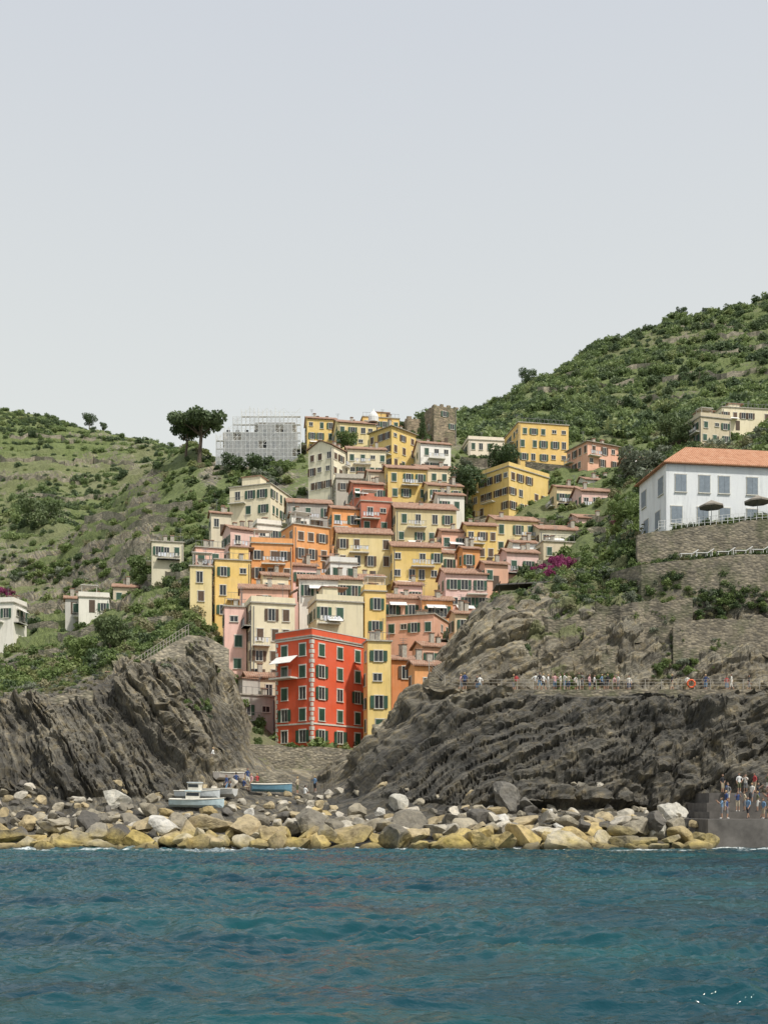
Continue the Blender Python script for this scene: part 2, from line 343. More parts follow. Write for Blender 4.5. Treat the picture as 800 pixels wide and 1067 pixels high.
gr=mixc(nt,sp.outputs[2],gr,dr)
sharp=math_(nt,'MULTIPLY_ADD',nB.outputs[0],0.9,sp.outputs[0])
fr=ramp(nt,sharp,[(0.78,0),(0.92,1)]).outputs[0]
base=mixc(nt,fr,rk,gr)
wet=ramp(nt,sx.outputs[2],[(0.0,0.45),(0.9,1.0)])
base=mixc(nt,1.0,base,wet.outputs[0],'MULTIPLY')
nt.links.new(base,b.inputs['Base Color']); b.inputs['Roughness'].default_value=0.92
bn=mixc(nt,0.45,nB.outputs[0],ns.outputs[0]); bump(nt,bn,b,1.0,0.7)
me.materials.append(m)
link(bpy.data.objects.new('terrain',me))
def Hat(px,d):
    i=np.clip(np.searchsorted(pxs,px),1,len(pxs)-1); j=np.clip(np.searchsorted(ds,d),1,len(ds)-1)
    if abs(pxs[i-1]-px)<abs(pxs[i]-px): i-=1
    if abs(ds[j-1]-d)<abs(ds[j]-d): j-=1
    return float(Zf[j,i])
def solve(px,py,d0=118):
    i=int(np.argmin(np.abs(pxs-px))); s=HY-(Zf[:,i]-CZ)*F/ds
    ok=np.where((ds>d0)&(s<=py))[0]
    return float(ds[ok[0]]) if len(ok) else 300.0

# ---------------------------------------------------------------- water
xs=np.concatenate([-np.geomspace(5000,46,40),np.arange(-45,45.1,0.12),np.geomspace(46,5000,40)])
ys=[-3000,-1000,-300,-80,-20,0]; y=6.0
while y<100: ys.append(y); y+=0.035+y*0.0017
ys+=list(np.geomspace(102,6000,30)); ys=np.array(ys)
WX,WY=np.meshgrid(xs,ys)
fade=(np.abs(WX)<46)*(WY>5)*(WY<101)
def waves(x,y):
    wxx=x+1.2*vnoise(x/5,y/5,x*0,7); wyy=y+1.2*vnoise(x/5,y/5,x*0+4,8)
    calm=0.7+0.5*sstep(-.4,.4,fbm(x/14,y/9,x*0,2,120))
    h=0.16*fbm(wxx/5,wyy/3.2,x*0,3,101)-calm*(0.48*(turb(wxx/2.2,wyy/1.3,x*0,4,103,.5)-.3)+0.20*(turb(wxx/0.7,wyy/0.5,x*0,3,107,.55)-.3))
    return h
WZ=waves(WX,WY)*fade
me=npmesh('sea_water',np.stack([WX,WY,WZ],-1),gridfaces(*WX.shape),[],True)
foam=sstep(78,82,WY)*(1-sstep(86,90,WY))*sstep(0.05,0.4,fbm(WX/2.5,WY/2.0,WX*0,4,111)+0.25*fbm(WX/15,WY*0,WX*0,2,113)+sstep(80.5,84,WY)*0.18)*fade
at=me.color_attributes.new('foam','FLOAT_COLOR','POINT'); at.data.foreach_set('color',np.repeat(foam.ravel()[:,None],4,1).astype(np.float32).ravel())
m,nt,b=newmat('sea_water_surface'); pos=geo_pos(nt)
n=noise(nt,0.07,4,0.55,mapping(nt,pos,(1,1.8,1)))
c=ramp(nt,n.outputs[0],[(0.38,(0.0025,0.034,0.052)),(0.62,(0.006,0.066,0.074))]).outputs[0]
va=nt.nodes.new('ShaderNodeVertexColor'); va.layer_name='foam'
fn=noise(nt,3,5,0.7,pos); fm=math_(nt,'MULTIPLY',va.outputs[0],ramp(nt,fn.outputs[0],[(0.4,0),(0.55,1)]).outputs[0])
c=mixc(nt,fm,c,(0.75,0.8,0.8))
nt.links.new(c,b.inputs['Base Color']); b.inputs['IOR'].default_value=1.33; b.inputs['Specular IOR Level'].default_value=0.45
nt.links.new(ramp(nt,fm,[(0,0.03),(1,0.8)]).outputs[0],b.inputs['Roughness'])
bump(nt,noise(nt,5.0,4,0.6,mapping(nt,pos,(1,1.4,1))).outputs[0],b,0.6,0.07)
me.materials.append(m); link(bpy.data.objects.new('sea_water',me))

# ---------------------------------------------------------------- boulders
import bmesh
bm=bmesh.new(); bmesh.ops.create_icosphere(bm,subdivisions=4,radius=1); bm.verts.ensure_lookup_table()
IV=np.array([v.co for v in bm.verts]); IF=np.array([[v.index for v in f.verts] for f in bm.faces]); bm.free()
bm=bmesh.new(); bmesh.ops.create_icosphere(bm,subdivisions=3,radius=1); bm.verts.ensure_lookup_table()
IV3=np.array([v.co for v in bm.verts]); IF3=np.array([[v.index for v in f.verts] for f in bm.faces]); bm.free()
def rock(sz,seed,hi=False):
    r=np.random.default_rng(seed); V=(IV if hi else IV3).copy()
    for k in range(12):
        n=r.normal(size=3); n/=np.linalg.norm(n); o=r.uniform(0.42,0.8)
        d=V@n; ex=np.maximum(d-o,0); V=V-np.outer(ex*0.98,n)
    V=V*np.array(sz)
    nn=V/np.linalg.norm(V,axis=1,keepdims=True)
    V=V+nn*((fbm(V[:,0]*1.6+seed,V[:,1]*1.6,V[:,2]*1.6,4,seed)*0.16-turb(V[:,0]*1.1+seed,V[:,1]*1.1,V[:,2]*1.1,3,seed+5)*0.14)*min(sz))[:,None]
    a,b2,c2=r.uniform(0,6.28),r.uniform(-.5,.5),r.uniform(-.5,.5)
    R=np.array(Matrix.Rotation(a,3,'Z')@Matrix.Rotation(b2,3,'X')@Matrix.Rotation(c2,3,'Y'))
    return V@R.T
BV=[];BF=[];BC=[];off=0
def addrock(x,y,z,sz,seed,c,hi=False):
    global off
    V=rock(sz,seed,hi)+np.array([x,y,z]); FF=IF if hi else IF3
    BV.append(V);BF.append(FF+off);BC.append(np.tile(np.array([*c,1.0]),(len(V),1)));off+=len(V)
pal=[(0.44,0.36,0.22),(0.37,0.33,0.25),(0.52,0.48,0.40),(0.45,0.35,0.17),(0.62,0.60,0.55),(0.22,0.20,0.16),(0.40,0.32,0.18),(0.13,0.12,0.105)]
sd=100
for band,(d0,d1,z0,s0,s1,step) in enumerate([(82.5,84.5,0.0,0.7,2.0,1.7),(84.5,87,0.7,0.7,1.9,1.7),(87.5,90,1.4,0.6,1.8,1.7),(90.5,93.5,2.0,0.5,1.6,1.6),(93.5,97,2.5,0.4,1.3,1.5)]):
    x=-75.0
    while x<30:
        px=400+x*F/86
        s=random.uniform(s0,s1)*(1 if px<640 else 0.85); d=random.uniform(d0,d1)
        if px>735 : x+=s; continue
        if band==4 and random.random()<0.25: x+=s*1.4; continue
        if band<=1: c=random.choice([pal[0],pal[0],pal[3],pal[6],pal[1],pal[2],pal[5],pal[3]])
        else: c=random.choice([pal[2],pal[1],pal[0],pal[4],pal[0],pal[5],pal[6],pal[1],pal[2],pal[7],pal[3]])
        if px<130 and band>0: c=random.choice([pal[5],pal[7],pal[1],pal[6],c])
        k=random.uniform(0.75,1.1); c=tuple(q*k for q in c)
        addrock(x,d,z0+random.uniform(-.5,.5),(s*random.uniform(.95,1.45),s*random.uniform(.8,1.1),s*random.uniform(.55,.85)),sd,c,band<3 and abs(x)<36)
        sd+=1; x+=s*random.uniform(0.85,1.25)
for px,d,s in [(525,98,2.2),(548,97,1.6),(415,97,1.3),(120,98,1.6),(700,94,1.8),(685,89,1.6)]:
    addrock(Xw(px,d),d,min(Hat(px,d),4)+s*0.3,(s,s*.9,s*.8),sd,(0.16,0.15,0.13) if px>500 and px<560 else (0.5,0.48,0.42),True); sd+=1
for i in range(480):
    px=random.uniform(-50,740); d=random.uniform(89,104); s=random.uniform(0.2,0.75)
    z=Hat(px,d)
    if z>5.5: continue
    addrock(Xw(px,d),d,z+s*0.3,(s*1.2,s,s*.8),sd,random.choice([pal[1],pal[2],pal[5],pal[0],pal[7]])); sd+=1
V=np.concatenate(BV);Fc=np.concatenate(BF);Cc=np.concatenate(BC).astype(np.float32)
me=npmesh('shore_boulders',V,Fc,[],False,3)
at=me.color_attributes.new('tint','FLOAT_COLOR','POINT'); at.data.foreach_set('color',Cc.ravel())
m,nt,b=newmat('boulder_stone'); pos=geo_pos(nt); va=nt.nodes.new('ShaderNodeVertexColor'); va.layer_name='tint'
n=noise(nt,1.3,8,0.75,pos); n3=noise(nt,0.3,5,0.65,pos)
cc=mixc(nt,1.0,va.outputs[0],ramp(nt,n.outputs[0],[(0.3,(0.4,0.38,0.36)),(0.5,(0.95,0.95,0.95)),(0.7,(1.35,1.3,1.22))]).outputs[0],'MULTIPLY')
gz=nt.nodes.new('ShaderNodeSeparateXYZ'); nt.links.new(pos,gz.inputs[0])
zz=math_(nt,'MULTIPLY_ADD',n3.outputs[0],6.0,gz.outputs[2])
al=nt.nodes.new('ShaderNodeMapRange'); nt.links.new(zz,al.inputs[0]); al.inputs[1].default_value=2.8; al.inputs[2].default_value=4.6; al.inputs[3].default_value=0.7; al.inputs[4].default_value=0.0
cc=mixc(nt,al.outputs[0],cc,mixc(nt,1.0,(0.52,0.40,0.10),ramp(nt,n.outputs[0],[(0.35,(0.4,0.4,0.35)),(0.6,(1.0,1.0,1.0))]).outputs[0],'MULTIPLY'))
wl=nt.nodes.new('ShaderNodeMapRange'); nt.links.new(gz.outputs[2],wl.inputs[0]); wl.inputs[1].default_value=0.1; wl.inputs[2].default_value=0.55; wl.inputs[3].default_value=0.85; wl.inputs[4].default_value=0.0
cc=mixc(nt,wl.outputs[0],cc,(0.05,0.045,0.03))
nt.links.new(cc,b.inputs['Base Color']); b.inputs['Roughness'].default_value=0.85; bump(nt,n.outputs[0],b,0.7,0.25)
me.materials.append(m); link(bpy.data.objects.new('shore_boulders',me))

# ---------------------------------------------------------------- houses
def facade(W,Sh,Tr,O,U,N,w,zt,zb,fh,o):
    R=random.Random(o['seed'])
    nf=max(1,int((zt-zb+0.6)/fh)); nc=o.get('nc') or max(1,int(round(w/ (R.uniform(2.1,2.7) if w>5 else 2.2))))
    if w<1.6: return
    sp=w/nc; ww=min(o.get('ww',R.uniform(.85,1.05)),sp*0.45)
    for k in range(nf):
        z0=zt-(k+1)*fh+0.8; hh=o.get('wh',R.choice([1.35,1.5,1.6]))
        for j in range(nc):
            if R.random()<o.get('skip',0.08): continue
            u=sp*(j+0.5)+ (R.uniform(-.14,.14)*sp if o.get('jit',1) else 0)
            a,b2=u-ww/2,u+ww/2
            sm=R.random()<0.12 and not o.get('reg')
            zz0,zz1=(z0+0.5,z0+hh-0.1) if sm else (z0,z0+hh)
            W.fb(O,U,N,a,b2,zz0,zz1,-0.05,0.03,0)
            W.fb(O,U,N,u-0.03,u+0.03,zz0,zz1,0.03,0.06,1)
            t=o.get('tw',0.08)
            W.fb(O,U,N,a-t,a,zz0,zz1,0,0.08,1); W.fb(O,U,N,b2,b2+t,zz0,zz1,0,0.08,1)
            W.fb(O,U,N,a-t-.03,b2+t+.03,zz1,zz1+t+.04,0,0.10,1); W.fb(O,U,N,a-t-.05,b2+t+.05,zz0-.1,zz0,0,0.16,1)
            if sm: continue
            r=R.random(); sw=ww/2
            if r<o.get('closed',0.45):
                Sh.fb(O,U,N,a+.01,u-.012,zz0+.02,zz1-.02,0.065,0.11,0); Sh.fb(O,U,N,u+.012,b2-.01,zz0+.02,zz1-.02,0.065,0.11,0)
            elif r<0.92 and sp>ww*1.95:
                Sh.fb(O,U,N,a-t-sw,a-t-.01,zz0,zz1,0.09,0.14,0); Sh.fb(O,U,N,b2+t+.01,b2+t+sw,zz0,zz1,0.09,0.14,0)
    if w>5 and R.random()<0.6 and not o.get('reg'):
        u=R.choice([0.25,w-0.25]); Tr.fb(O,U,N,u,u+0.1,zb,zt-0.1,0,0.12,2)
    for _ in range(2):
        if o.get('balc',R.random()<0.38) and w>4:
            k=R.randint(0,max(0,nf-2)); j=R.randint(0,nc-1); u=sp*(j+.5); z=zt-(k+1)*fh+0.1
            u0=max(0.1,u-1.3-R.random()); u1=min(w-.1,u+1.3+R.random())
            Tr.fb(O,U,N,u0,u1,z-.15,z,0,1.0,0)
            for q in np.arange(u0,u1,0.22): Tr.fb(O,U,N,q,q+0.03,z,z+0.95,0.95,0.98,2)
            Tr.fb(O,U,N,u0,u1,z+.95,z+1.0,0.94,1.0,2)
            if R.random()<0.6:
                for q in np.arange(u0+.2,u1-.4,0.5): Tr.fb(O,U,N,q,q+R.uniform(.25,.4),z+R.uniform(.2,.5),z+.93,1.01,1.03,R.choice([3,0,3]))
    if R.random()<0.22 and w>4 and not o.get('reg'):
        z=zb+1.9; u0=R.uniform(.2,w*.3); u1=u0+R.uniform(2,3)
        def p(u,n,zq): return (O[0]+U[0]*u+N[0]*n,O[1]+U[1]*u+N[1]*n,zq)
        Tr.hexa([p(u0,1.4,z),p(u1,1.4,z),p(u1,.1,z+.7),p(u0,.1,z+.7),p(u0,1.4,z+.05),p(u1,1.4,z+.05),p(u1,.1,z+.75),p(u0,.1,z+.75)],1)
hid=[0]
M_laundry=plain('laundry_cloth',(0.6,0.62,0.66),0.9,var=0.4,scale=1.2)
def house(name,L,R_,T_,B,key,c=None,roof='flat',d=None,ext=7,sh=None,**o):
    hid[0]+=1; o['seed']=hid[0]; R=random.Random(hid[0]*13)
    m=(L+R_)/2
    if c is None: c=L+(R_-L)*R.choice([0.12,0.15,0.2,0.25,0.85,0.8])
    if d is None: d=solve(m,B)
    ppm=F/d; zt=Zw(T_,d); zb=Zw(B,d)
    r=(c-L)/max(0.5,(R_-c)); th=math.atan(r/o.get('ratio',0.9)); th=min(max(th,math.radians(7)),math.radians(83))
    wR=max(3,(R_-c)/ppm/math.cos(th)); wL=max(3,(c-L)/ppm/math.sin(th))
    e=empty(name,(Xw(c,d),d,zb))
    C=Vector((0,0,0)); UA=Vector((math.cos(th),math.sin(th),0)); NA=Vector((math.sin(th),-math.cos(th),0))
    UB=Vector((math.sin(th),-math.cos(th),0)); NB=Vector((-math.cos(th),-math.sin(th),0)); OB=C-UB*wL
    h=zt-zb
    wallm=M_tower if key=='stone' else wallmat(key,COL[key])
    Wl=MB(); Wl.fb(C,UA,NA,0,wR,-ext,h,-wL,0,0)
    Wn=MB();Sh=MB();Tr=MB();Rf=MB()
    fh=o.get('fh',R.uniform(2.75,3.05))
    if not o.get('nowin'):
        facade(Wn,Sh,Tr,C,UA,NA,wR,h-o.get('tm',0.35),0,fh,o)
        facade(Wn,Sh,Tr,OB,UB,NB,wL,h-o.get('tm',0.35),0,fh,dict(o,seed=o['seed']+500,nc=o.get('ncl')))
        if R.random()<0.8:
            u=wR*R.uniform(.2,.7); Wn.fb(C,UA,NA,u,u+1.0,-0.3,1.9,-.05,0.05,2)
    def q(u,v,z): p=C+UA*u-NA*v; return (p.x,p.y,z)
    ov=0.35
    if roof=='flat':
        Rf.fb(C,UA,NA,-.2,wR+.2,h,h+.18,-wL-.2,.2,1)
        if o.get('parapet',R.random()<0.5):
            for (u0,u1,n0,n1) in [(-.05,wR+.05,-.2,.05),(-.05,.2,-wL,-.2),(wR-.2,wR+.05,-wL,-.2)]:
                Wl.fb(C,UA,NA,u0,u1,h+.18,h+.95,n0,n1,0)
        else:
            for u in np.arange(0,wR,0.9): Tr.fb(C,UA,NA,u,u+.05,h+.18,h+1.1,-.05,0,2)
            Tr.fb(C,UA,NA,0,wR,h+1.1,h+1.15,-.05,0,2)
        if R.random()<0.45 and wR>5 and not o.get('reg'):
            u=wR*R.uniform(.1,.5); Wl.fb(C,UA,NA,u,u+R.uniform(2,3.5),h+.18,h+2.4,-wL*.8,-wL*.35,0)
            Rf.fb(C,UA,NA,u-.2,u+3.7,h+2.4,h+2.55,-wL*.8-.2,-wL*.35+.2,0)
        if R.random()<0.25 and not o.get('reg'):
            for u in (0.5,3.0): 
                for v in (.5,2.5): Tr.tube([q(u,v,h+.18),q(u,v,h+2.3)],[.05,.05],0,5)
            Tr.hexa([q(.3,.3,h+2.2),q(3.3,.3,h+2.2),q(3.3,2.9,h+2.4),q(.3,2.9,h+2.4),q(.3,.3,h+2.27),q(3.3,.3,h+2.27),q(3.3,2.9,h+2.47),q(.3,2.9,h+2.47)],1)
    elif roof=='gable':
        rh=min(wL,wR)*0.5*0.5; rm=o.get('rm',0)
        if wR>=wL:
            A=[q(-ov,-ov,h),q(wR+ov,-ov,h),q(wR+ov,wL+ov,h),q(-ov,wL+ov,h)]; r1=q(-ov,wL/2,h+rh); r2=q(wR+ov,wL/2,h+rh)
            t=0.18; up=lambda p:(p[0],p[1],p[2]+t)
            Rf.hexa([A[0],A[1],r2,r1,up(A[0]),up(A[1]),up(r2),up(r1)],rm); Rf.hexa([r1,r2,A[2],A[3],up(r1),up(r2),up(A[2]),up(A[3])],rm)
            for uu in (0.01,wR-.01): Wl.poly([q(uu,0,h),q(uu,wL,h),q(uu,wL/2,h+rh-.02)],0)
        else:
            A=[q(-ov,-ov,h),q(wR+ov,-ov,h),q(wR+ov,wL+ov,h),q(-ov,wL+ov,h)]; r1=q(wR/2,-ov,h+rh); r2=q(wR/2,wL+ov,h+rh)
            t=0.18; up=lambda p:(p[0],p[1],p[2]+t)
            Rf.hexa([A[0],r1,r2,A[3],up(A[0]),up(r1),up(r2),up(A[3])],rm); Rf.hexa([r1,A[1],A[2],r2,up(r1),up(A[1]),up(A[2]),up(r2)],rm)
            for vv in (0.01,wL-.01): Wl.poly([q(0,vv,h),q(wR,vv,h),q(wR/2,vv,h+rh-.02)],0)
    elif roof=='hip':
        rm=o.get('rm',0); rh=min(wL,wR)*0.5*o.get('pitch',0.5); ov=0.5; s=min(wL,wR)/2
        A=[q(-ov,-ov,h+.12),q(wR+ov,-ov,h+.12),q(wR+ov,wL+ov,h+.12),q(-ov,wL+ov,h+.12)]
        if wR>=wL: r1=q(s,wL/2,h+rh); r2=q(wR-s,wL/2,h+rh); fs=[(A[0],A[1],r2,r1),(A[1],A[2],r2),(A[2],A[3],r1,r2),(A[3],A[0],r1)]
        else: r1=q(wR/2,s,h+rh); r2=q(wR/2,wL-s,h+rh); fs=[(A[0],A[1],r1),(A[1],A[2],r2,r1),(A[2],A[3],r2),(A[3],A[0],r1,r2)]
        for f in fs: Rf.poly(f,rm)
        Rf.fb(C,UA,NA,-ov,wR+ov,h,h+.11,-wL-ov,ov,0 if o.get('newroof') else 1)
    elif roof=='ruin':
        for u in np.arange(0,wR-.5,1.9): Wl.fb(C,UA,NA,u,u+R.uniform(.6,1.5),h,h+R.uniform(.1,.8),-.6,0,0)
        for u in np.arange(0.5,wL-.5,1.9): Wl.fb(OB,UB,NB,u,u+R.uniform(.6,1.4),h,h+R.uniform(.1,.8),-.6,0,0)
    if roof!='ruin' and not o.get('reg'):
        for k in range(R.randint(1,3)):
            u=R.uniform(.5,wR-1.1); v=R.uniform(.1,.6)*wL; hb=h+ (1.0 if roof=='flat' else 1.6)+R.uniform(0,.7)
            Rf.fb(C,UA,NA,u,u+.6,h,hb,-v-.6,-v,1); Rf.fb(C,UA,NA,u-.1,u+.7,hb,hb+.1,-v-.7,-v+.1,0)
        if R.random()<0.7:
            p=C+UA*R.uniform(.3,wR-.5)-NA*wL*0.3; hz=h+.2
            Tr.tube([(p.x,p.y,hz),(p.x,p.y,hz+2.9)],[.035,.035],2,4)
            for kk in range(3): Tr.tube([(p.x-.5+.1*kk,p.y,hz+2.8-.25*kk),(p.x+.5-.1*kk,p.y,hz+2.8-.25*kk)],[.025,.025],2,4)
    Wl.obj('walls',[wallm],e); Wn.obj('windows',[M_glass,M_trim,M_wood],e)
    Sh.obj('shutters',[sh or (M_shg if R.random()<0.8 else M_shb)],e)
    Tr.obj('trim',[M_trim,M_awn,M_metal,M_laundry],e); Rf.obj('roof',[M_tilenew if o.get('newroof') else M_tile,M_slate],e)
    return e,C,UA,NA,UB,NB,OB,wR,wL,h,d
e,C,UA,NA,UB,NB,OB,wR,wL,h,d=house('red_house',284,380,663,776,'red',c=325,roof='flat',d=131,parapet=True,reg=1,jit=0,skip=0.0,nc=3,ncl=2,fh=2.7,tm=0.4,tw=0.12,balc=False,ratio=0.6,closed=.6,ww=1.0,wh=1.5)
Tr=MB()
for O,U,Nn,w in ((C,UA,NA,wR),(OB,UB,NB,wL)):
    for z in (h-.25,h-10.9): Tr.fb(O,U,Nn,0,w,z,z+.2,0,.09,0)
    for zq in np.arange(0,h-.4,0.6):
        a=.42 if int(zq/0.6)%2 else .24
        Tr.fb(O,U,Nn,0.005,a,zq,zq+.48,0,.06,0); Tr.fb(O,U,Nn,w-a,w-.005,zq,zq+.48,0,.06,0)
Tr.fb(C,UA,NA,-.06,wR+.06,h+.95,h+1.05,-.25,.1,0); Tr.fb(OB,UB,NB,0,wL+.06,h+.95,h+1.05,-.25,.1,0)
def pt(u,n,z): p=OB+UB*u+NB*n; return (p.x,p.y,z)
zA=h-2.6; u1=wL*.62
Tr.hexa([pt(0.2,1.5,zA-.6),pt(u1,1.5,zA-.6),pt(u1,0.1,zA+.4),pt(.2,.1,zA+.4),pt(.2,1.5,zA-.54),pt(u1,1.5,zA-.54),pt(u1,.1,zA+.46),pt(.2,.1,zA+.46)],1)
Tr.fb(OB,UB,NB,0.1,u1,zA-2.5,zA-2.3,0,1.4,0)
for u in np.arange(.1,u1,.25): Tr.fb(OB,UB,NB,u,u+.04,zA-2.3,zA-1.4,1.3,1.34,2)
Tr.obj('awning_and_quoins',[M_trim,M_awn,M_metal],e)

HL=[
('yellow_house',379,405,668,780,'yellow',383,'flat',133),('orange_house',403,431,688,772,'deep_orange',408,'gable',137),
('orange_house',428,452,694,745,'orange',432,'gable',None),('brick_house',430,470,674,702,'salmon',440,'gable',150),
('pink_house',230,253,632,728,'pink',234,'flat',146),('cream_house',250,306,628,722,'cream',262,'flat',144),
('grey_house',229,284,724,760,'grey',250,'flat',138),('stone_house',250,286,706,742,'beige',258,'gable',141),
('pink_house',246,300,614,640,'salmon',250,'gable',152),
('yellow_house',376,402,616,672,'yellow',380,'flat',150),('cream_house',318,378,626,662,'cream',330,'flat',148),
('white_house',308,352,604,628,'white',312,'gable',158),('cream_house',345,378,604,625,'cream',350,'gable',160),
('salmon_house',400,472,640,678,'salmon',452,'flat',154),('salmon_house',398,440,624,645,'salmon',402,'gable',162),
('pink_house',458,508,598,648,'pink',464,'gable',165),('cream_house',470,492,640,684,'beige',474,'gable',152),('yellow_house',488,508,646,676,'lemon',491,'gable',158),
('orange_house',436,472,626,648,'orange',440,'gable',161),
('yellow_house',194,220,590,660,'lemon',198,'flat',158),('yellow_house',217,260,583,655,'yellow',224,'flat',160),('pink_house',196,232,570,595,'pink',204,'flat',172),
('orange_house',256,304,566,620,'orange',262,'flat',165),('orange_house',290,342,546,612,'orange',306,'flat',170),
('pink_house',228,268,551,586,'pink',240,'gable',178),('white_house',260,292,546,570,'white',268,'flat',185),
('cream_house',237,299,504,548,'cream',282,'flat',205),('beige_house',294,345,524,552,'grey',300,'gable',196),('beige_house',215,240,535,556,'beige',220,'gable',200),
('lemon_house',346,408,556,606,'lemon',352,'gable',174),('yellow_house',404,460,570,622,'yellow',409,'gable',172),
('beige_house',318,350,580,606,'beige',322,'gable',172),
('red_house',370,408,522,560,'brick',376,'flat',190),('brick_house',362,400,504,526,'brick',368,'gable',205),('salmon_house',340,376,530,560,'orange',346,'gable',190),
('lemon_house',404,476,530,578,'lemon',412,'gable',188),('yellow_house',398,446,488,532,'yellow',404,'gable',208),('beige_house',380,412,492,520,'beige',384,'gable',212),
('cream_house',320,364,464,520,'cream',346,'gable',222),('cream_house',358,402,468,508,'cream',362,'gable',226),
('yellow_house',316,350,436,470,'yellow',320,'gable',262),('yellow_house',345,392,440,468,'lemon',352,'gable',255),('yellow_house',384,434,444,488,'yellow',408,'hip',240),
('yellow_house',372,416,434,452,'yellow',378,'flat',262),
('white_house',432,470,462,492,'white',438,'gable',238),('cream_house',430,478,488,516,'cream',436,'gable',222),('beige_house',440,482,506,534,'lemon',446,'gable',205),
('white_house',452,484,516,540,'white',456,'gable',200),
('white_chapel',482,534,458,478,'white',488,'flat',262),('yellow_house',531,594,440,492,'yellow',540,'flat',245),('salmon_house',596,648,460,508,'salmon',612,'hip',235),
('yellow_house',494,578,486,540,'yellow',530,'flat',212),('cream_house',576,604,508,542,'cream',580,'gable',208),
('pink_house',600,648,512,540,'pink',606,'gable',202),('white_house',604,640,500,522,'white',610,'gable',218),
('yellow_house',482,518,548,592,'yellow',486,'gable',182),('yellow_house',508,562,542,578,'lemon',516,'gable',186),('orange_house',478,500,572,600,'orange',482,'gable',174),
('white_house',556,606,552,576,'cream',562,'gable',184),('pink_house',596,640,540,560,'pink',602,'gable',190),('pink_house',522,562,576,602,'pink',528,'gable',170),
('beige_house',500,530,588,612,'salmon',505,'gable',166),('cream_house',440,474,576,600,'cream',446,'gable',178),
('beige_house',722,764,434,462,'beige',730,'flat',228),('beige_villa',745,806,424,446,'cream',752,'flat',245),
('cream_house',152,190,564,594,'cream',158,'flat',190),('white_house',-12,18,628,648,'white',14,'flat',180),('white_shed',76,112,622,636,'white',82,'flat',185),
('beige_house',114,142,612,628,'beige',118,'gable',195),('grey_hut',92,112,714,728,'white',96,'flat',116),('beige_house',650,690,478,492,'salmon',655,'gable',232),
('cream_house',338,372,586,606,'white',344,'flat',165),('grey_house',344,400,498,524,'grey',350,'flat',216),('pink_house',300,330,590,612,'pink',305,'gable',167),
('beige_house',372,400,602,620,'beige',376,'gable',163),('orange_house',456,486,554,580,'salmon',460,'gable',183),('white_house',530,560,566,584,'white',534,'gable',179),
('beige_house',560,600,564,584,'beige',566,'flat',176),('beige_house',64,84,624,638,'grey',68,'gable',188),
('pink_house',204,232,612,640,'pink',208,'gable',164),('cream_house',268,300,600,624,'cream',274,'gable',159),('pink_house',410,440,610,632,'pink',414,'gable',166),('white_house',300,322,536,556,'white',304,'gable',193),
]
for t in HL:
    house(t[0],t[1],t[2],t[3],t[4],t[5],c=t[6],roof=t[7],d=t[8])
house('castle_tower',443,476,422,462,'stone',452,'ruin',d=268,skip=0.7,balc=False)
house('castle_wall',420,446,436,456,'stone',424,'ruin',d=272,nowin=True)
mb=MB(); d=258; x0=Xw(389,d); z0=Zw(440,d)
mb.tube([(0,0,0),(0,0,1.2)],[1.3,1.3],0,12); mb.tube([(0,0,1.2),(0,0,1.7),(0,0,2.3),(0,0,2.7),(0,0,3.4)],[1.3,1.15,.75,.3,.04],0,12)
o_=mb.obj('chapel_cupola',[M_scaf]); o_.location=(x0,d,z0)
e,C,UA,NA,UB,NB,OB,wR,wL,h,d=house('white_clifftop_house',684,880,483,550,'housewhite',c=694,roof='hip',d=122,newroof=True,fh=3.7,tm=0.3,nc=7,ncl=2,skip=0.0,balc=False,sh=M_shgrey,closed=1,ratio=0.4,reg=1,pitch=0.85,ww=1.4,wh=2.0,tw=.05)

# ---------------------------------------------------------------- scaffolded building
e=empty('scaffolded_building',(Xw(225,262),262,Zw(486,262)))
M_net,nt,b=newmat('scaffold_netting'); b.inputs['Base Color'].default_value=(0.62,0.64,0.65,1); b.inputs['Roughness'].default_value=0.9
tr=nt.nodes.new('ShaderNodeBsdfTransparent'); mx=nt.nodes.new('ShaderNodeMixShader'); mx.inputs[0].default_value=0.4
nt.links.new(tr.outputs[0],mx.inputs[1]); nt.links.new(b.outputs[0],mx.inputs[2]); nt.links.new(mx.outputs[0],nt.nodes['Material Output'].inputs[0])
W=MB(); W.box(1.5,9.5,1.5,10,-4,9.0,0); W.box(9.5,19.5,1.5,10,-4,11.5,0)
for k in range(4):
    for i in range(7): W.box(2.4+i*2.3,3.3+i*2.3,1.44,1.5,k*2.9-.6,k*2.9+.9,1)
W.obj('walls',[wallmat('grey',COL['grey']),M_glass],e)
S=MB(); heights=[8,10,12.5,14.3,15,14.6,14.2,14.8,14,13,12.6]
for i in range(21):
    x=i*1.05; hq=heights[i//2] if i%2==0 else min(heights[i//2],heights[i//2+1])
    for y in (0,1.0): S.tube([(x,y,-4),(x,y,hq)],[.06,.06],0,5)
for k in range(8):
    z=k*2.0-1.5
    for i in range(10):
        if z<min(heights[i],heights[i+1]):
            S.tube([(i*2.1,0,z),(i*2.1+2.1,0,z)],[.06,.06],0,4); S.tube([(i*2.1,0,z+1),(i*2.1+2.1,0,z+1)],[.045,.045],0,4)
            S.box(i*2.1,i*2.1+2.1,0.1,.95,z-.05,z,0)
            if (i+k)%2==0: S.tube([(i*2.1,0,z),(i*2.1+2.1,0,z+2)],[.045,.045],0,4)
            else: S.tube([(i*2.1+2.1,0,z),(i*2.1,0,z+2)],[.045,.045],0,4)
S.obj('scaffold_poles',[M_scaf,M_wood],e)
Nn_=MB()
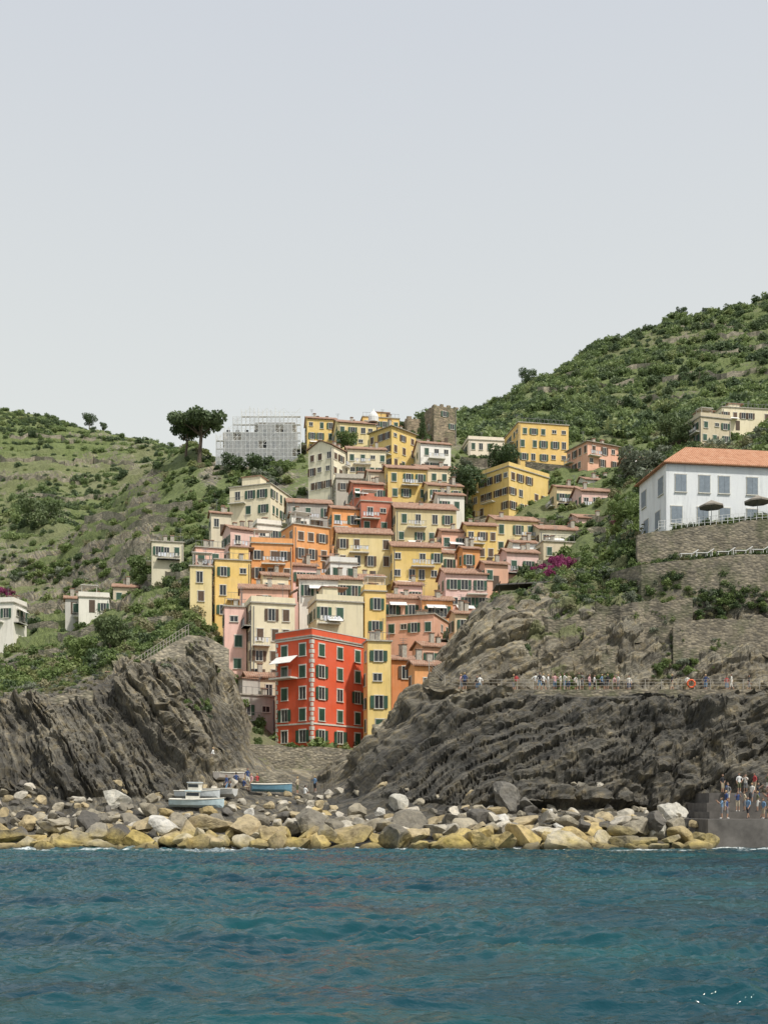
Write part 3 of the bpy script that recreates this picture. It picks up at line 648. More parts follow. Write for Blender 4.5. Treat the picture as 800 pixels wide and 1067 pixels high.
for i in range(10):
    for k in range(7):
        z=k*2-1.5
        if z+2<=min(heights[i],heights[i+1])+.2 and (random.random()<(.85 if k<5 else .5)): Nn_.poly([(i*2.1+.02,-.08,z),(i*2.1+2.08,-.08,z),(i*2.1+2.08,-.08,z+1.98),(i*2.1+.02,-.08,z+1.98)],0)
for k in range(5):
    z=k*2-1.5; Nn_.poly([(-.05,-.05,z),(-.05,10,z),(-.05,10,z+1.95),(-.05,-.05,z+1.95)],0)
Nn_.obj('netting',[M_net],e)

# ---------------------------------------------------------------- walls, path, railings
def wall(name,pts,th=0.6,mat=None,down=5):
    mb=MB()
    for (p0,d0,y0),(p1,d1,y1) in zip(pts[:-1],pts[1:]):
        n=max(1,int(abs(p1-p0)/14)); 
        for i in range(n):
            def at_(t):
                jz=random.Random(int((p0+(p1-p0)*t)*10)).uniform(-.15,.15)
                px=p0+(p1-p0)*t; dd_=d0+(d1-d0)*t; return (Xw(px,dd_),dd_,Zw(y0+(y1-y0)*t,dd_)+jz)
            a=at_(i/n); b2=at_((i+1)/n); dn=down
            mb.hexa([(a[0],a[1],a[2]-dn),(b2[0],b2[1],b2[2]-dn),(b2[0],b2[1]+th,b2[2]-dn),(a[0],a[1]+th,a[2]-dn),(a[0],a[1],a[2]),(b2[0],b2[1],b2[2]),(b2[0],b2[1]+th,b2[2]),(a[0],a[1]+th,a[2])])
    return mb.obj(name,[mat or M_stone])
wall('stone_retaining_wall',[(664,119.6,556),(700,119.4,552),(760,119.3,545),(860,119.2,536)],0.8,down=4.5)
wall('stone_retaining_wall',[(636,121,596),(668,116.5,588),(720,115.3,583),(790,115,577),(880,115,573)],0.8,down=5)
wall('stone_retaining_wall',[(250,123,776),(290,122.5,778),(340,122,780),(382,121,782)],0.8,M_stonep,down=7)
wall('stone_retaining_wall',[(205,108,806),(252,109,800),(300,109,808)],0.6,M_stonep,down=4)
wall('cliff_stair_wall',[(132,112.5,700),(160,114.5,681),(196,116.5,661),(216,117.5,663),(238,118.5,676)],0.5,M_stonep,down=2.6)
wall('cliff_stair_wall',[(30,109.5,731),(60,109.5,726),(96,109.5,719)],0.4,M_stonep,down=1.6)
wall('terrace_wall',[(505,125,634),(530,124,618),(562,123.5,616)],0.6,down=3)
wall('terrace_wall',[(480,250,476),(540,246,480),(600,240,486)],0.6,down=3)
def wall_on(p0,p1,y0,y1,hh=1.3,name='terrace_wall',dmin=118):
    mb=MB(); pts=[]; n=max(2,int(abs(p1-p0)/6))
    dl=None
    for i in range(n+1):
        t=i/n; px=p0+(p1-p0)*t; py=y0+(y1-y0)*t+2*math.sin(px*.11); d=solve(px,py,dmin)
        lim=.8 if dmin<118 else (3.5 if d<300 else 9)
        if dl is not None: d=max(min(d,dl+lim),dl-lim)
        dl=d; pts.append((Xw(px,d),d-(.5 if dmin<118 else 0),Hat(px,d)+hh*.75+random.uniform(-.12,.12)))
    for a,b2 in zip(pts[:-1],pts[1:]):
        mb.hexa([(a[0],a[1],a[2]-hh-2),(b2[0],b2[1],b2[2]-hh-2),(b2[0],b2[1]+.6,b2[2]-hh-2),(a[0],a[1]+.6,a[2]-hh-2),(a[0],a[1],a[2]),(b2[0],b2[1],b2[2]),(b2[0],b2[1]+.6,b2[2]),(a[0],a[1]+.6,a[2])])
    return mb.obj(name,[M_stonep if dmin>=118 else M_stone])
for a in [(88,200,548,530,2.6),(100,190,556,546,2.0),(10,160,612,600,1.7),(30,120,640,634,1.6),(-20,60,664,656,1.6),(60,180,668,650,1.6),(110,195,520,500,1.6),(130,215,508,484,1.6),(120,185,582,572,1.8),(150,200,610,600,1.8),
          (0,70,700,690,1.5),(40,130,690,676,1.5),(555,640,548,545,1.5),(600,660,560,552,1.4),(460,500,545,548,1.5),(470,530,500,500,1.4),(640,720,500,496,1.6),(640,700,530,520,1.5),(230,300,490,494,1.5),(560,640,592,586,1.3),
          (0,90,500,505,2.4),(0,140,480,486,2.2),(20,130,520,524,2.4),(10,100,456,462,2.2),(700,790,346,342,3.0),(690,800,358,352,2.6),(720,800,372,366,2.6),(560,660,410,402,2.6),(620,720,425,418,2.4),(690,800,398,392,2.6),(590,700,392,384,2.6)]:
    wall_on(*a)
for a in [(540,630,664,656,2.2),(620,720,650,644,2.4),(700,815,668,662,2.2),(560,640,692,690,1.6)]: wall_on(*a,dmin=112.6)
mb=MB()
for i in range(34):
    t=i/33; px=130+t*72; d=113.4+t*4; z=Zw(702-t*41,d)-.5
    mb.box(Xw(px,d)-.15,Xw(px,d)+.3,d,d+1.6,z-2,z)
mb.obj('cliff_steps',[M_path])
mb=MB(); pv=None
for i in range(20):
    t=i/19; px=134+t*62; d=112.7+t*3.9; z=Zw(700-t*40,d); mb.tube([(Xw(px,d),d+.2,z-.2),(Xw(px,d),d+.2,z+1.0)],[.04,.04],0,5)
    if pv:
        for hh in (.5,1.0): mb.tube([(pv[0],pv[1],pv[2]+hh),(Xw(px,d),d+.2,z+hh)],[.025,.025],0,4)
    pv=(Xw(px,d),d+.2,z)
mb.obj('cliff_stair_railing',[M_rail_w])
mb=MB(); pp=[(446,110,17.2),(462,109.6,15.6),(478,109.5,15.2),(520,109.5,15.2),(600,109.5,15.2),(700,109.4,15.2),(800,109.3,15.2),(900,109.2,15.2)]
mbw=MB()
for (a,da,za),(b_,db,zb_) in zip(pp[:-1],pp[1:]):
    xa,xb=Xw(a,da),Xw(b_,db)
    mb.hexa([(xa,da-2,za-.1),(xb,db-2,zb_-.1),(xb,db+2,zb_-.1),(xa,da+2,za-.1),(xa,da-2,za+.08),(xb,db-2,zb_+.08),(xb,db+2,zb_+.08),(xa,da+2,za+.08)])
    mbw.hexa([(xa,da-2.3,za-1.6),(xb,db-2.3,zb_-1.6),(xb,db-2.003,zb_-1.6),(xa,da-2.003,za-1.6),(xa,da-2.3,za+.12),(xb,db-2.3,zb_+.12),(xb,db-2.003,zb_+.12),(xa,da-2.003,za+.12)])
mb.obj('cliff_footpath',[M_path]); mbw.obj('footpath_kerb_wall',[M_stone])
mb=MB()
for (a,da,za),(b_,db,zb_) in zip(pp[:-1],pp[1:]):
    xa,xb=Xw(a,da),Xw(b_,db); n=max(1,int((xb-xa)/1.5))
    for i in range(n):
        t=i/n; x=xa+(xb-xa)*t; y=da+(db-da)*t-2.15; z=za+(zb_-za)*t+.12; mb.tube([(x,y,z),(x,y,z+1.05)],[.045,.045],0,5)
    for hh in (.4,.72,1.03): mb.tube([(xa,da-2.15,za+hh+.12),(xb,db-2.15,zb_+hh+.12)],[.022,.022],0,4)
mb.obj('footpath_railing',[M_rail_w])
mb=MB(); prev=None
for px in np.arange(686,862,6.0):
    d=119.5; x=Xw(px,d); z=Zw(552-(px-686)*0.09,d); mb.tube([(x,d,z),(x,d,z+1.0)],[.035,.035],0,5)
    if prev:
        for hh in (.35,.68,1.0): mb.tube([(prev[0],d,prev[1]+hh),(x,d,z+hh)],[.025,.025],0,4)
    prev=(x,z)
mb.obj('terrace_railing',[M_scaf])
e=empty('bar_pergola',(Xw(520,124),124,Zw(628,124))); mb=MB()
Wd=Xw(622,124)-Xw(520,124)
for i in range(6): mb.tube([(i*Wd/5,0,-1.5),(i*Wd/5,0,2.0+.12*i)],[.06,.06],0,5)
mb.hexa([(-.4,-.5,1.95),(Wd+.4,-.5,2.6),(Wd+.4,4,2.8),(-.4,4,2.15),(-.4,-.5,2.1),(Wd+.4,-.5,2.75),(Wd+.4,4,2.95),(-.4,4,2.3)],1)
for i in range(12): mb.box(i*Wd/11,i*Wd/11+.08,-.8,3,2.22+.055*i,2.36+.055*i,0)
mb.obj('frame',[M_wood,plain('canopy_roof',(0.13,0.12,0.11),0.8)],e)
def parasol(px,d,z,r=1.5,name='parasol',mat=None):
    mb=MB(); mb.tube([(0,0,0),(0,0,2.3)],[.04,.03],0,6); mb.tube([(0,0,0),(0,0,.12)],[.3,.28],0,8)
    n0=len(mb.v); k=8; mb.v.append((0,0,2.65))
    for j in range(k): mb.v.append((r*math.cos(j*math.pi/4),r*math.sin(j*math.pi/4),1.95))
    for j in range(k): mb.v.append((r*math.cos(j*math.pi/4),r*math.sin(j*math.pi/4),1.78))
    for j in range(k):
        j2=(j+1)%k; mb.f.append((n0,n0+1+j,n0+1+j2)); mb.m.append(1); mb.f.append((n0+1+j,n0+9+j,n0+9+j2,n0+1+j2)); mb.m.append(1)
    o=mb.obj(name,[M_metal,mat or M_awn]); o.location=(Xw(px,d),d,z)
M_pd=plain('parasol_canvas_taupe',(0.27,0.24,0.20),0.9)
parasol(741,119.9,Zw(548,119.9)+.3,1.4,mat=M_pd); parasol(789,119.9,Zw(543,119.9)+.3,1.5,mat=M_pd)
for i,px in enumerate([706,722,744,762,780]):
    mb=MB()
    mb.box(0,1.3,-.3,.3,.3,.37,0); mb.hexa([(1.3,-.3,.3),(2.0,-.3,.75),(2.0,.3,.75),(1.3,.3,.3),(1.27,-.3,.37),(1.95,-.3,.82),(1.95,.3,.82),(1.27,.3,.37)],0)
    for xx in (.1,1.2,1.75):
        for yy in (-.27,.23): mb.box(xx,xx+.05,yy,yy+.04,0,.3 if xx<1.5 else .6,0)
    o_=mb.obj('sun_lounger',[M_scaf]); o_.location=(Xw(px,117),116.2,Zw(582-(px-700)*.06,116.2)+.1)
mb=MB(); pth=[(0.38*math.cos(t),0,0.38*math.sin(t)) for t in np.linspace(0,2*math.pi,21)]
mb.tube(pth,[.09]*21,0,8); o_=mb.obj('life_ring',[plain('life_ring_orange',(0.75,0.12,0.03),0.5)],smooth=True); o_.location=(Xw(720,107.1),107.1,15.9)

# ---------------------------------------------------------------- quay, boats
mb=MB(); xq=Xw(728,88)
mb.box(xq,xq+30,85.5,97,-3,2.3); mb.box(xq+1.5,xq+30,90,99,2.3,2.9); mb.box(xq+2.2,xq+30,93,99.5,2.9,3.7); mb.box(xq+3,xq+30,95,101,3.7,4.6)
mb.obj('stone_quay',[M_concrete])
def boat(px,d,ln,rot,c,cab=True):
    mb=MB(); n=12; rows=[]
    for i in range(n+1):
        t=i/n; w=(1-t**2.6)*ln*.17*(0.85+.15*min(1,t*5)); sh=.15*t*t*ln*.3
        rows.append([(t*ln,-w,.75+sh),(t*ln,-w*.75,.25+sh*.5),(t*ln,0,0+sh*.3),(t*ln,w*.75,.25+sh*.5),(t*ln,w,.75+sh)])
    n0=len(mb.v)
    for r in rows: mb.v+=r
    for i in range(n):
        for j in range(4):
            a=n0+i*5+j; mb.f.append((a,a+5,a+6,a+1)); mb.m.append(0)
        a=n0+i*5; mb.f.append((a,a+4,a+9,a+5)); mb.m.append(1)
    mb.f.append((n0,n0+1,n0+2,n0+3,n0+4)); mb.m.append(0)
    mb.tube([(r[0][0],r[0][1],r[0][2]) for r in rows],[.05]*(n+1),1,5); mb.tube([(r[4][0],r[4][1],r[4][2]) for r in rows],[.05]*(n+1),1,5)
    if cab:
        mb.box(ln*.3,ln*.55,-ln*.09,ln*.09,.8,1.5,1); mb.box(ln*.28,ln*.57,-ln*.1,ln*.1,1.5,1.58,0)
        mb.box(ln*.31,ln*.54,-ln*.092,-ln*.091,1.1,1.4,2)
    o=mb.obj('moored_boat',[plain('boat_paint',c,0.4),M_trim,M_glass]); o.location=(Xw(px,d),d,Hat(px,d)+.3); o.rotation_euler=(.05,.03,rot)
boat(176,97,5.0,.15,(0.5,0.62,0.66)); boat(184,100,4.4,-.25,(0.62,0.66,0.68)); boat(245,100,4.0,2.8,(0.6,0.6,0.58),False); boat(262,103,4.0,.3,(0.15,0.3,0.4),False); boat(225,104,3.8,.9,(0.6,0.55,0.5),False)

# ---------------------------------------------------------------- foliage
def leafcloud(centers,radii,n,size,r,flat=1.0):
    centers=np.array(centers,float); radii=np.array(radii,float)
    w=radii**2; idx=r.choice(len(centers),n,p=w/w.sum())
    dv=r.normal(size=(n,3)); dv/=np.linalg.norm(dv,axis=1,keepdims=True)
    rad=radii[idx]*r.uniform(0.55,1.08,n)
    p=centers[idx]+dv*rad[:,None]*np.array([1,1,flat])
    a=r.normal(size=(n,3)); a/=np.linalg.norm(a,axis=1,keepdims=True)
    b2=np.cross(a,dv+0.7*r.normal(size=(n,3))); b2/=np.linalg.norm(b2,axis=1,keepdims=True)+1e-9
    s=(size*r.uniform(.6,1.4,n))[:,None]
    V=np.stack([p-a*s,p-b2*s*.6,p+a*s,p+b2*s*.6],1).reshape(-1,3); Fq=np.arange(4*n).reshape(-1,4)
    return V,Fq
def shrubmesh(name,seed,mat,n=520,size=.13,nb=9):
    r=np.random.default_rng(seed); cs=[];rs=[]
    for i in range(nb):
        a=r.uniform(0,6.28); q=r.uniform(0,.62); cs.append((q*math.cos(a),q*math.sin(a),r.uniform(.15,.75))); rs.append(r.uniform(.25,.48))
    V,Fq=leafcloud(cs,rs,n,size,r); return npmesh(name,V,Fq,[mat])
def scatter(name,pts,meshes):
    root=empty(name); k=len(meshes); groups=[[] for _ in range(k)]
    for p in pts: groups[random.randrange(k)].append(p)
    for gi,g in enumerate(groups):
        if not g: continue
        V=[];Fq=[]
        for (x,y,z,s) in g:
            a=random.uniform(0,6.28); n=len(V)
            for q in range(4): V.append((x+s*.7071*math.cos(a+q*math.pi/2),y+s*.7071*math.sin(a+q*math.pi/2),z))
            Fq.append((n,n+1,n+2,n+3))
        me=bpy.data.meshes.new('patch'); me.from_pydata(V,[],Fq)
        o=link(bpy.data.objects.new(name+'_patch',me),root); o.instance_type='FACES'; o.use_instance_faces_scale=True; o.instance_faces_scale=1.0
        o.show_instancer_for_render=False; o.show_instancer_for_viewport=False
        link(bpy.data.objects.new('shrub',meshes[gi]),o)
SH=[shrubmesh('shrub_a',1,M_leaf),shrubmesh('shrub_b',2,M_leaf),shrubmesh('shrub_c',3,M_leafd),shrubmesh('shrub_d',4,M_leaf,650,.11,12)]
SF=[shrubmesh('crown_a',11,M_far_haze),shrubmesh('crown_b',12,M_far_haze),shrubmesh('crown_c',13,M_fard_haze),shrubmesh('crown_d',14,M_far_haze,650,.11,12),shrubmesh('crown_e',15,M_fard_haze,600,.12,6)]
SHs=[shrubmesh('shrub_e',5,M_leafs),shrubmesh('shrub_f',6,M_leaf),shrubmesh('shrub_g',7,M_dry,420,.1,7)]
def spots(n,p0,p1,d0,d1,s0,s1,thr=0.3,dens=None,tr_=0):
    out=[];t=0
    while len(out)<n and t<n*6:
        t+=1; px=random.uniform(p0,p1); d=random.uniform(d0,d1)
        i=int(np.argmin(np.abs(pxs-px))); j=int(np.argmin(np.abs(ds-d)))
        if veg[j,i]<thr+random.uniform(-.15,.15): continue
        if tr_ and mt[j,i]>.5 and fr_[j,i]>.45 and random.random()<tr_: continue
        if dens is not None and random.random()>dens(px,d): continue
        s=random.uniform(s0,s1)*random.choice([.6,.8,1,1,1.4]); out.append((Xw(px,d),d,float(Zf[j,i])-s*.25,s))
    return out
def vn1(x,y,sd_): return vnoise(np.array([x]),np.array([y]),np.array([0.]),sd_)[0]
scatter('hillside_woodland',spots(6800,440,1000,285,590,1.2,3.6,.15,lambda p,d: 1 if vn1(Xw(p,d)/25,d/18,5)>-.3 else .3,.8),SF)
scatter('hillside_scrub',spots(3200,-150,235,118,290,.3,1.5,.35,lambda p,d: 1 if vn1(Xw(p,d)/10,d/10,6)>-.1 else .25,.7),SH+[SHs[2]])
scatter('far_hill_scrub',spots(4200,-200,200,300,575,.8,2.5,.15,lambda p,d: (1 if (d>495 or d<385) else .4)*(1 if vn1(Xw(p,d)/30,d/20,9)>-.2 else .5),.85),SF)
scatter('village_greenery',spots(900,190,660,125,285,.5,1.6,.2),SH)
scatter('headland_scrub',spots(2200,480,900,112.3,127,.2,.75,.3)+spots(500,640,900,128,280,1.0,2.6,.1),SH+SHs)
scatter('cliff_tufts',spots(700,-40,210,108,124,.15,.5,.2),[SHs[2],SH[0],SHs[0]])
ex=[]
for (px,py,rp,n,s0,s1) in [(270,496,34,40,1.0,2.2),(328,470,8,5,1,2),(440,458,12,10,1,2),(487,500,14,22,1,2),(486,530,16,22,1,2.2),(545,486,40,30,1,2),(490,462,10,8,1,2),(608,600,45,60,.5,1.2),(640,575,28,40,.6,1.5),(655,535,20,24,.8,2),
   (205,560,26,26,.8,1.8),(700,468,34,26,1.2,2.6),(205,740,16,30,.3,.7),(160,604,30,30,.6,1.4),(60,600,60,70,.8,1.8),(110,690,26,36,.5,1.2),(30,705,40,40,.3,.8),(640,470,12,10,1,2),(600,545,10,6,.8,1.4),(690,640,60,80,.2,.8),(760,625,50,70,.3,.8),(700,600,40,40,.3,.9),(590,650,40,50,.2,.7),(300,640,8,4,.5,1)]:
    for i in range(n):
        p=px+random.gauss(0,.5)*rp; q=py+random.gauss(0,.35)*min(rp,18); d=solve(p,q,109 if py>590 else 120); s=random.uniform(s0,s1)
        ex.append((Xw(p,d),d,Hat(p,d)-s*.15,s))
scatter('garden_shrubs',ex,SH+SHs[:2])
SB=[shrubmesh('bougainvillea_a',8,M_boug),shrubmesh('bougainvillea_b',9,M_boug)]
bg=[]
for (px,py,rp,n) in [(588,592,18,24),(572,600,10,8),(6,622,9,14),(640,548,5,4)]:
    for i in range(n):
        p=px+random.gauss(0,.5)*rp; d=solve(p,py+random.gauss(0,3),119); s=random.uniform(.4,.9); bg.append((Xw(p,d),d,Hat(p,d)+.45,s))
scatter('bougainvillea',bg,SB)
def tree(name,px,d,hm,wm,kind='round',mat=None,py=None,seed=1,n=2600):
    r=np.random.default_rng(seed); z=Zw(py,d) if py else Hat(px,d)-.3
    e=empty(name,(Xw(px,d),d,z)); cs=[];rs=[]; mb=MB()
    nb=16
    for i in range(nb):
        a=i*2.4+r.uniform(-.4,.4); q=math.sqrt((i+.5)/nb)*wm*.5*.85
        if kind=='umbrella': zz=hm*(.86-.10*(q/(wm*.5))**2)+r.uniform(-.04,.04)*hm; rr=wm*r.uniform(.12,.17)
        elif kind=='tall': zz=hm*(.3+.65*i/nb); q=wm*.25*(1-i/nb)*r.uniform(.3,1.2); rr=wm*r.uniform(.2,.3)*(1.15-.6*i/nb)
        else: zz=hm*(.62+.26*math.sin(i*1.7))+r.uniform(-.05,.05)*hm; rr=wm*r.uniform(.15,.22)
        cs.append((q*math.cos(a),q*math.sin(a),zz)); rs.append(rr)
    lean=r.uniform(-.06,.06)*hm; fk=hm*(.6 if kind=='umbrella' else .4); tr_=max(.1,hm*.032)
    mb.tube([(0,0,-1),(lean*.4,0,fk*.5),(lean,0,fk)],[tr_*1.3,tr_,tr_*.8],0,8)
    for c_ in cs[::2]: mb.tube([(lean,0,fk*.97),((lean+c_[0])*.5,c_[1]*.45,(fk+c_[2])*.5),c_],[tr_*.5,tr_*.32,tr_*.12],0,5)
    mb.obj('trunk_and_limbs',[M_bark],e)
    V,Fq=leafcloud(cs,rs,n,wm*.028+.05,r,.7 if kind=='umbrella' else .85)
    link(bpy.data.objects.new('crown',npmesh('crown',V,Fq,[mat or M_leafd])),e)
tree('umbrella_pine',207,272,16,15,'umbrella',M_fard_haze,py=492,seed=3,n=4200); tree('umbrella_pine',193,276,11,8,'umbrella',M_fard_haze,py=486,seed=4)
tree('broadleaf_tree',272,256,6,8,'round',M_leafd,py=502,seed=5); tree('broadleaf_tree',243,256,6,6,'round',M_leafd,py=500,seed=6)
tree('broadleaf_tree',296,250,5,6,'round',M_leaf,py=504,seed=7); tree('olive_tree',668,205,7,9,'round',M_leafs,py=510,seed=8)
tree('broadleaf_tree',708,235,8,10,'round',M_leafd,py=474,seed=9); tree('cypress_tree',440,262,7,3,'tall',M_leafd,py=462,seed=10)
tree('ridge_pine',550,470,9,9,'round',M_fard_haze,py=406,seed=11); tree('ridge_pine',710,560,7,6,'round',M_fard_haze,py=334,seed=12)
tree('ridge_pine',93,566,7,8,'round',M_fard_haze,py=445,seed=13); tree('ridge_pine',108,562,5,4,'round',M_fard_haze,py=450,seed=14); tree('ridge_pine',735,565,5,4,'round',M_fard_haze,py=330,seed=15)
tree('broadleaf_tree',44,330,12,14,'round',M_leafd,py=562,seed=16); tree('broadleaf_tree',86,128,4,4,'round',M_leaf,seed=17); tree('broadleaf_tree',116,126,4.5,4.5,'round',M_leafd,seed=18)
tree('broadleaf_tree',486,215,6,8,'round',M_leafd,py=520,seed=20); tree('broadleaf_tree',362,250,4,5,'round',M_leaf,py=468,seed=21)
tree('broadleaf_tree',150,200,5,6,'round',M_leaf,seed=22); tree('broadleaf_tree',525,244,5,7,'round',M_leafd,py=488,seed=23); tree('broadleaf_tree',655,150,5,6,'round',M_leaf,py=560,seed=24)

# ---------------------------------------------------------------- people
M_skin=plain('skin',(0.42,0.25,0.17),0.6,var=.05); M_hair=[plain('hair_dark',(0.03,0.02,0.015),.7),plain('hair_brown',(0.12,0.07,0.04),.7),plain('hair_blond',(0.4,0.28,0.13),.7)]
CL=[plain('cloth_'+n_,c_,.9,var=.1) for n_,c_ in [('white',(.72,.72,.70)),('red',(.40,.06,.06)),('navy',(.04,.07,.18)),('black',(.03,.03,.035)),('blue',(.15,.25,.38)),('sand',(.45,.38,.27)),('pink',(.55,.32,.32)),('olive',(.12,.13,.07)),('offwhite',(.66,.64,.58)),('grey',(.2,.2,.21))]]
def personmesh(name,pose):
    J={'pel':(0,0,.95),'bel':(0,.0,1.1),'che':(0,0,1.3),'nb':(0,0,1.46),'nk':(0,-.01,1.55)}; r={'pel':(.14,.1),'bel':(.125,.095),'che':(.155,.1),'nb':(.075,.06),'nk':(.05,.05)}
    E=[('pel','bel'),('bel','che'),('che','nb'),('nb','nk')]; zone={('pel','bel'):0,('bel','che'):0,('che','nb'):0,('nb','nk'):2}
    for s,S_ in ((-1,'L'),(1,'R')):
        ky=0
        if pose=='walk': ky=s*.22
        sit=pose=='sit'
        J['sh'+S_]=(s*.17,0,1.42); r['sh'+S_]=(.06,.055)
        el=(s*.24,.02+(-ky*.5),1.14); wr=(s*.23,-.06-ky*.9,.90)
        if pose=='photo' : el=(s*.24,-.16,1.22); wr=(s*.10,-.36,1.45)
        if pose=='hip' and s>0: el=(.38,.04,1.18); wr=(.2,-.05,1.02)
        if sit: el=(s*.24,-.08,1.16); wr=(s*.16,-.32,1.04)
        J['el'+S_]=el; r['el'+S_]=(.042,.042); J['wr'+S_]=wr; r['wr'+S_]=(.028,.028)
        dv=Vector(wr)-Vector(el); dv.normalize(); pm=Vector(wr)+dv*.09; J['pm'+S_]=tuple(pm); r['pm'+S_]=(.035,.02)
        J['hp'+S_]=(s*.09,0,.88); r['hp'+S_]=(.09,.09)
        kn=(s*.1,-.03-max(0,ky),.50) ; an=(s*.1,.0+(-ky if ky>0 else -ky*1.2),.09)
        if pose=='walk': kn=(s*.1,-ky*.5-.04,.5); an=(s*.1,-ky*1.1+.03,.10 if ky>0 else .14)
        if sit: kn=(s*.12,-.45,.93); an=(s*.12,-.5,.53)
        J['kn'+S_]=kn; r['kn'+S_]=(.058,.058); J['an'+S_]=an; r['an'+S_]=(.038,.038)
        J['to'+S_]=(an[0],an[1]-.16,an[2]-.05); r['to'+S_]=(.04,.028)
        for a,b2,zn in [('che','sh',0),('sh','el',0),('el','wr',2),('wr','pm',2),('pel','hp',1),('hp','kn',1),('kn','an',2),('an','to',3)]:
            aa=a if a in('che','pel') else a+S_; E.append((aa,b2+S_)); zone[(aa,b2+S_)]=zn
    names=list(J); idx={n:i for i,n in enumerate(names)}
    me=bpy.data.meshes.new('sk'); me.from_pydata([J[n] for n in names],[(idx[a],idx[b2]) for a,b2 in E],[])
    o=bpy.data.objects.new('sk',me); col.objects.link(o); o.modifiers.new('s','SKIN')
    for n in names: sv=me.skin_vertices[0].data[idx[n]]; sv.radius=r[n]; sv.use_root=(n=='pel')
    sb=o.modifiers.new('b','SUBSURF'); sb.levels=1; sb.render_levels=1
    dg=bpy.context.evaluated_depsgraph_get(); em=bpy.data.meshes.new_from_object(o.evaluated_get(dg))
    mb=MB(); mb.v=[tuple(v.co) for v in em.vertices]
    def sd_(p,a,b2):
        a=Vector(a);b2=Vector(b2);t=max(0,min(1,(p-a).dot(b2-a)/(b2-a).length_squared)); return (p-a-(b2-a)*t).length
    for f in em.polygons:
        c_=f.center; best=min(E,key=lambda q:sd_(c_,J[q[0]],J[q[1]])/ (r[q[0]][0]+r[q[1]][0]))
        mb.f.append(tuple(f.vertices)); mb.m.append(zone[best])
    bpy.data.objects.remove(o)
    for S_ in 'LR':
        w=Vector(J['wr'+S_]); p=Vector(J['pm'+S_]); dv=(p-w).normalized(); side=dv.orthogonal().normalized()
        for k,(of,ln) in enumerate([(-.026,.06),(-.009,.075),(.009,.07),(.026,.055)]):
            a=p+side*of; mb.tube([a,a+dv*ln*.5,a+dv*ln+Vector((0,-.012,0))],[.009,.008,.006],2,5)
        a=w+dv*.05+side*.035; mb.tube([a,a+side*.03+dv*.03,a+side*.035+dv*.06],[.011,.01,.007],2,5)
    hc=Vector((0,-.02,1.64))
    n0=len(mb.v)
    for v in IV3: mb.v.append((hc.x+v[0]*.075*(1-.18*max(0,-v[2])),hc.y+v[1]*.092,hc.z+v[2]*.118))
    for f in IF3:
        c_=IV3[f].mean(0); hair=(c_[2]>.45) or (c_[1]>.05 and c_[2]>-.45)
        mb.f.append(tuple(int(q)+n0 for q in f)); mb.m.append(4 if hair else 2)
    mb.tube([hc+Vector((0,-.088,.03)),hc+Vector((0,-.108,-.02))],[.008,.015],2,5)
    for s in (-1,1):
        mb.tube([hc+Vector((s*.07,.0,.02)),hc+Vector((s*.083,.01,-.03))],[.018,.012],2,5); mb.tube([hc+Vector((s*.03,-.083,.01)),hc+Vector((s*.03,-.091,.01))],[.011,.009],4,6)
    mb.box(-.022,.022,-.096,-.08,1.64-.058,1.64-.05,1)
    n0=len(mb.v)
    for v in IV3: mb.v.append((hc.x+v[0]*.084,hc.y+.014+v[1]*.092,hc.z+.022+v[2]*.112))
    for f in IF3:
        c_=IV3[f].mean(0)
        if c_[2]>.42 or (c_[1]>.25 and c_[2]>-.6): mb.f.append(tuple(int(q)+n0 for q in f)); mb.m.append(4)
    o=mb.obj(name,[CL[0],CL[3],M_skin,CL[3],M_hair[0]],smooth=True); me=o.data; bpy.data.objects.remove(o); return me
PM={p:personmesh('person_'+p,p) for p in ['stand','walk','photo','hip','sit']}
def person(x,y,z,pose=None,rot=None,s=None):
    pose=pose or random.choice(['stand','walk','walk','photo','hip','stand'])
    o=bpy.data.objects.new({'sit':'seated_person','walk':'walking_person'}.get(pose,'standing_person'),PM[pose]); col.objects.link(o)
    for i,mm in enumerate([random.choice(CL),random.choice(CL[2:6]+CL[7:]),M_skin,random.choice([CL[0],CL[3]]),random.choice(M_hair)]):
        o.material_slots[i].link='OBJECT'; o.material_slots[i].material=mm
    s=s or random.uniform(.95,1.06); o.scale=(s*1.08,s*1.08,s); o.location=(x,y,z-(.50*s if pose=='sit' else 0)+.02); o.rotation_euler[2]=random.uniform(-3.1,3.1) if rot is None else rot
for px in [480,484,497,500,535,538,558,562,566,571,578,584,588,592,600,603,606,614,619,627,630,633,640,644,655,700,716,735,757,762,780]:
    y=108.1+random.uniform(-.4,1.2); person(Xw(px,y),y,15.28)
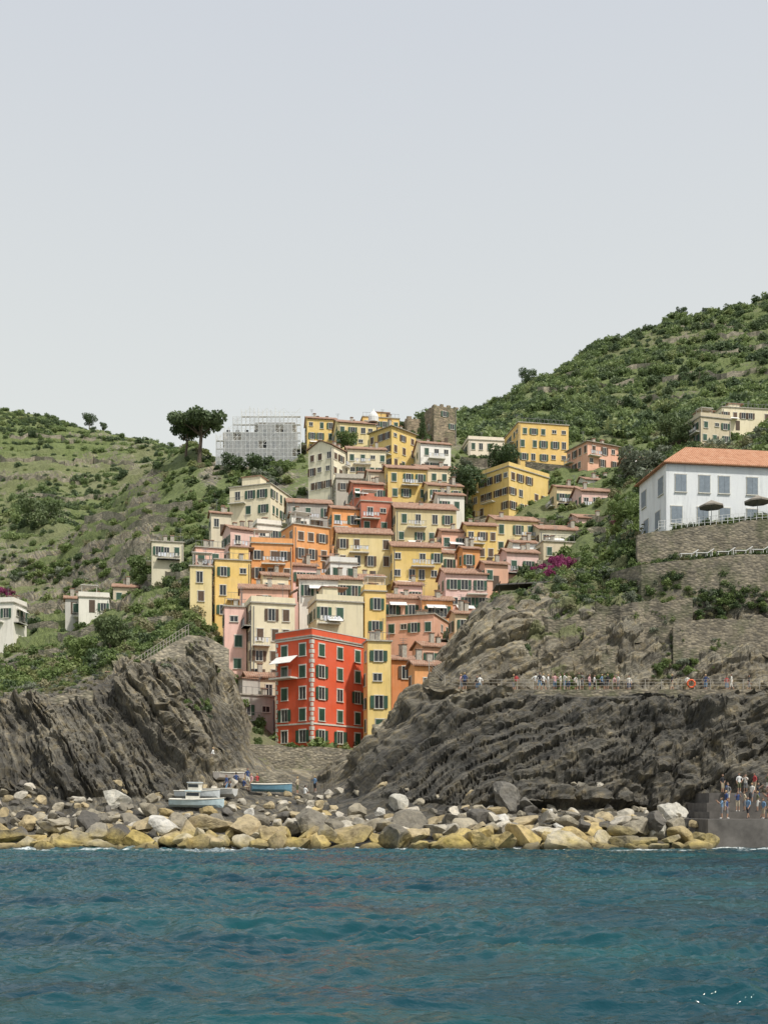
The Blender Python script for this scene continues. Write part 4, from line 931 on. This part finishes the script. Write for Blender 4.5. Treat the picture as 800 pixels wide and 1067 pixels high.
for i in range(30):
    lv=i%4; y=[87.5,91.5,94,97][lv]+random.uniform(-.9,.9); z=[2.3,2.9,3.7,4.6][lv]; px=random.uniform(750,815)
    person(Xw(px,y),y,z,rot=random.uniform(-1.8,1.8))
for px in [236,246,254,262,268,310,318,222,214,240,258,328]:
    y=random.uniform(102,108); person(Xw(px,y),y,Hat(px,y)+.05,pose='sit' if px in(246,254,268,318,240) else None)

# ---------------------------------------------------------------- sky, sun, camera
sv=Vector((0.40,-0.42,0.82)).normalized()
w=bpy.data.worlds.new('World'); scene.world=w; w.use_nodes=True; nt=w.node_tree; bg=nt.nodes['Background']
sky=nt.nodes.new('ShaderNodeTexSky'); sky.sky_type='NISHITA'; sky.sun_disc=False
sky.sun_elevation=math.asin(sv.z); sky.sun_rotation=math.atan2(sv.x,sv.y); sky.dust_density=4; sky.air_density=1.2
tc=nt.nodes.new('ShaderNodeTexCoord'); sp=nt.nodes.new('ShaderNodeSeparateXYZ'); nt.links.new(tc.outputs['Generated'],sp.inputs[0])
hz=ramp(nt,sp.outputs[2],[(0.0,(8.6,8.8,8.2)),(0.3,(8.2,8.45,8.1)),(0.6,(7.0,7.35,7.8)),(1.0,(6.4,6.8,7.8))])
cc=mixc(nt,0.88,sky.outputs[0],hz.outputs[0])
nt.links.new(cc,bg.inputs[0]); bg.inputs[1].default_value=0.1
sl=bpy.data.lights.new('sun','SUN'); sl.energy=3.7; sl.angle=math.radians(2.5); sl.color=(1,.95,.86)
so=bpy.data.objects.new('sun',sl); col.objects.link(so); so.rotation_euler=sv.to_track_quat('Z','Y').to_euler()
cam=bpy.data.cameras.new('camera'); co=bpy.data.objects.new('camera',cam); col.objects.link(co)
co.location=(0,0,CZ); co.rotation_euler=(math.radians(90),0,0); cam.sensor_fit='HORIZONTAL'; cam.sensor_width=36; cam.lens=F/800*36; cam.shift_y=311.5/800
cam.clip_end=12000; cam.clip_start=.1; scene.camera=co
scene.view_settings.view_transform='Standard'; scene.view_settings.look='None'; scene.view_settings.exposure=0
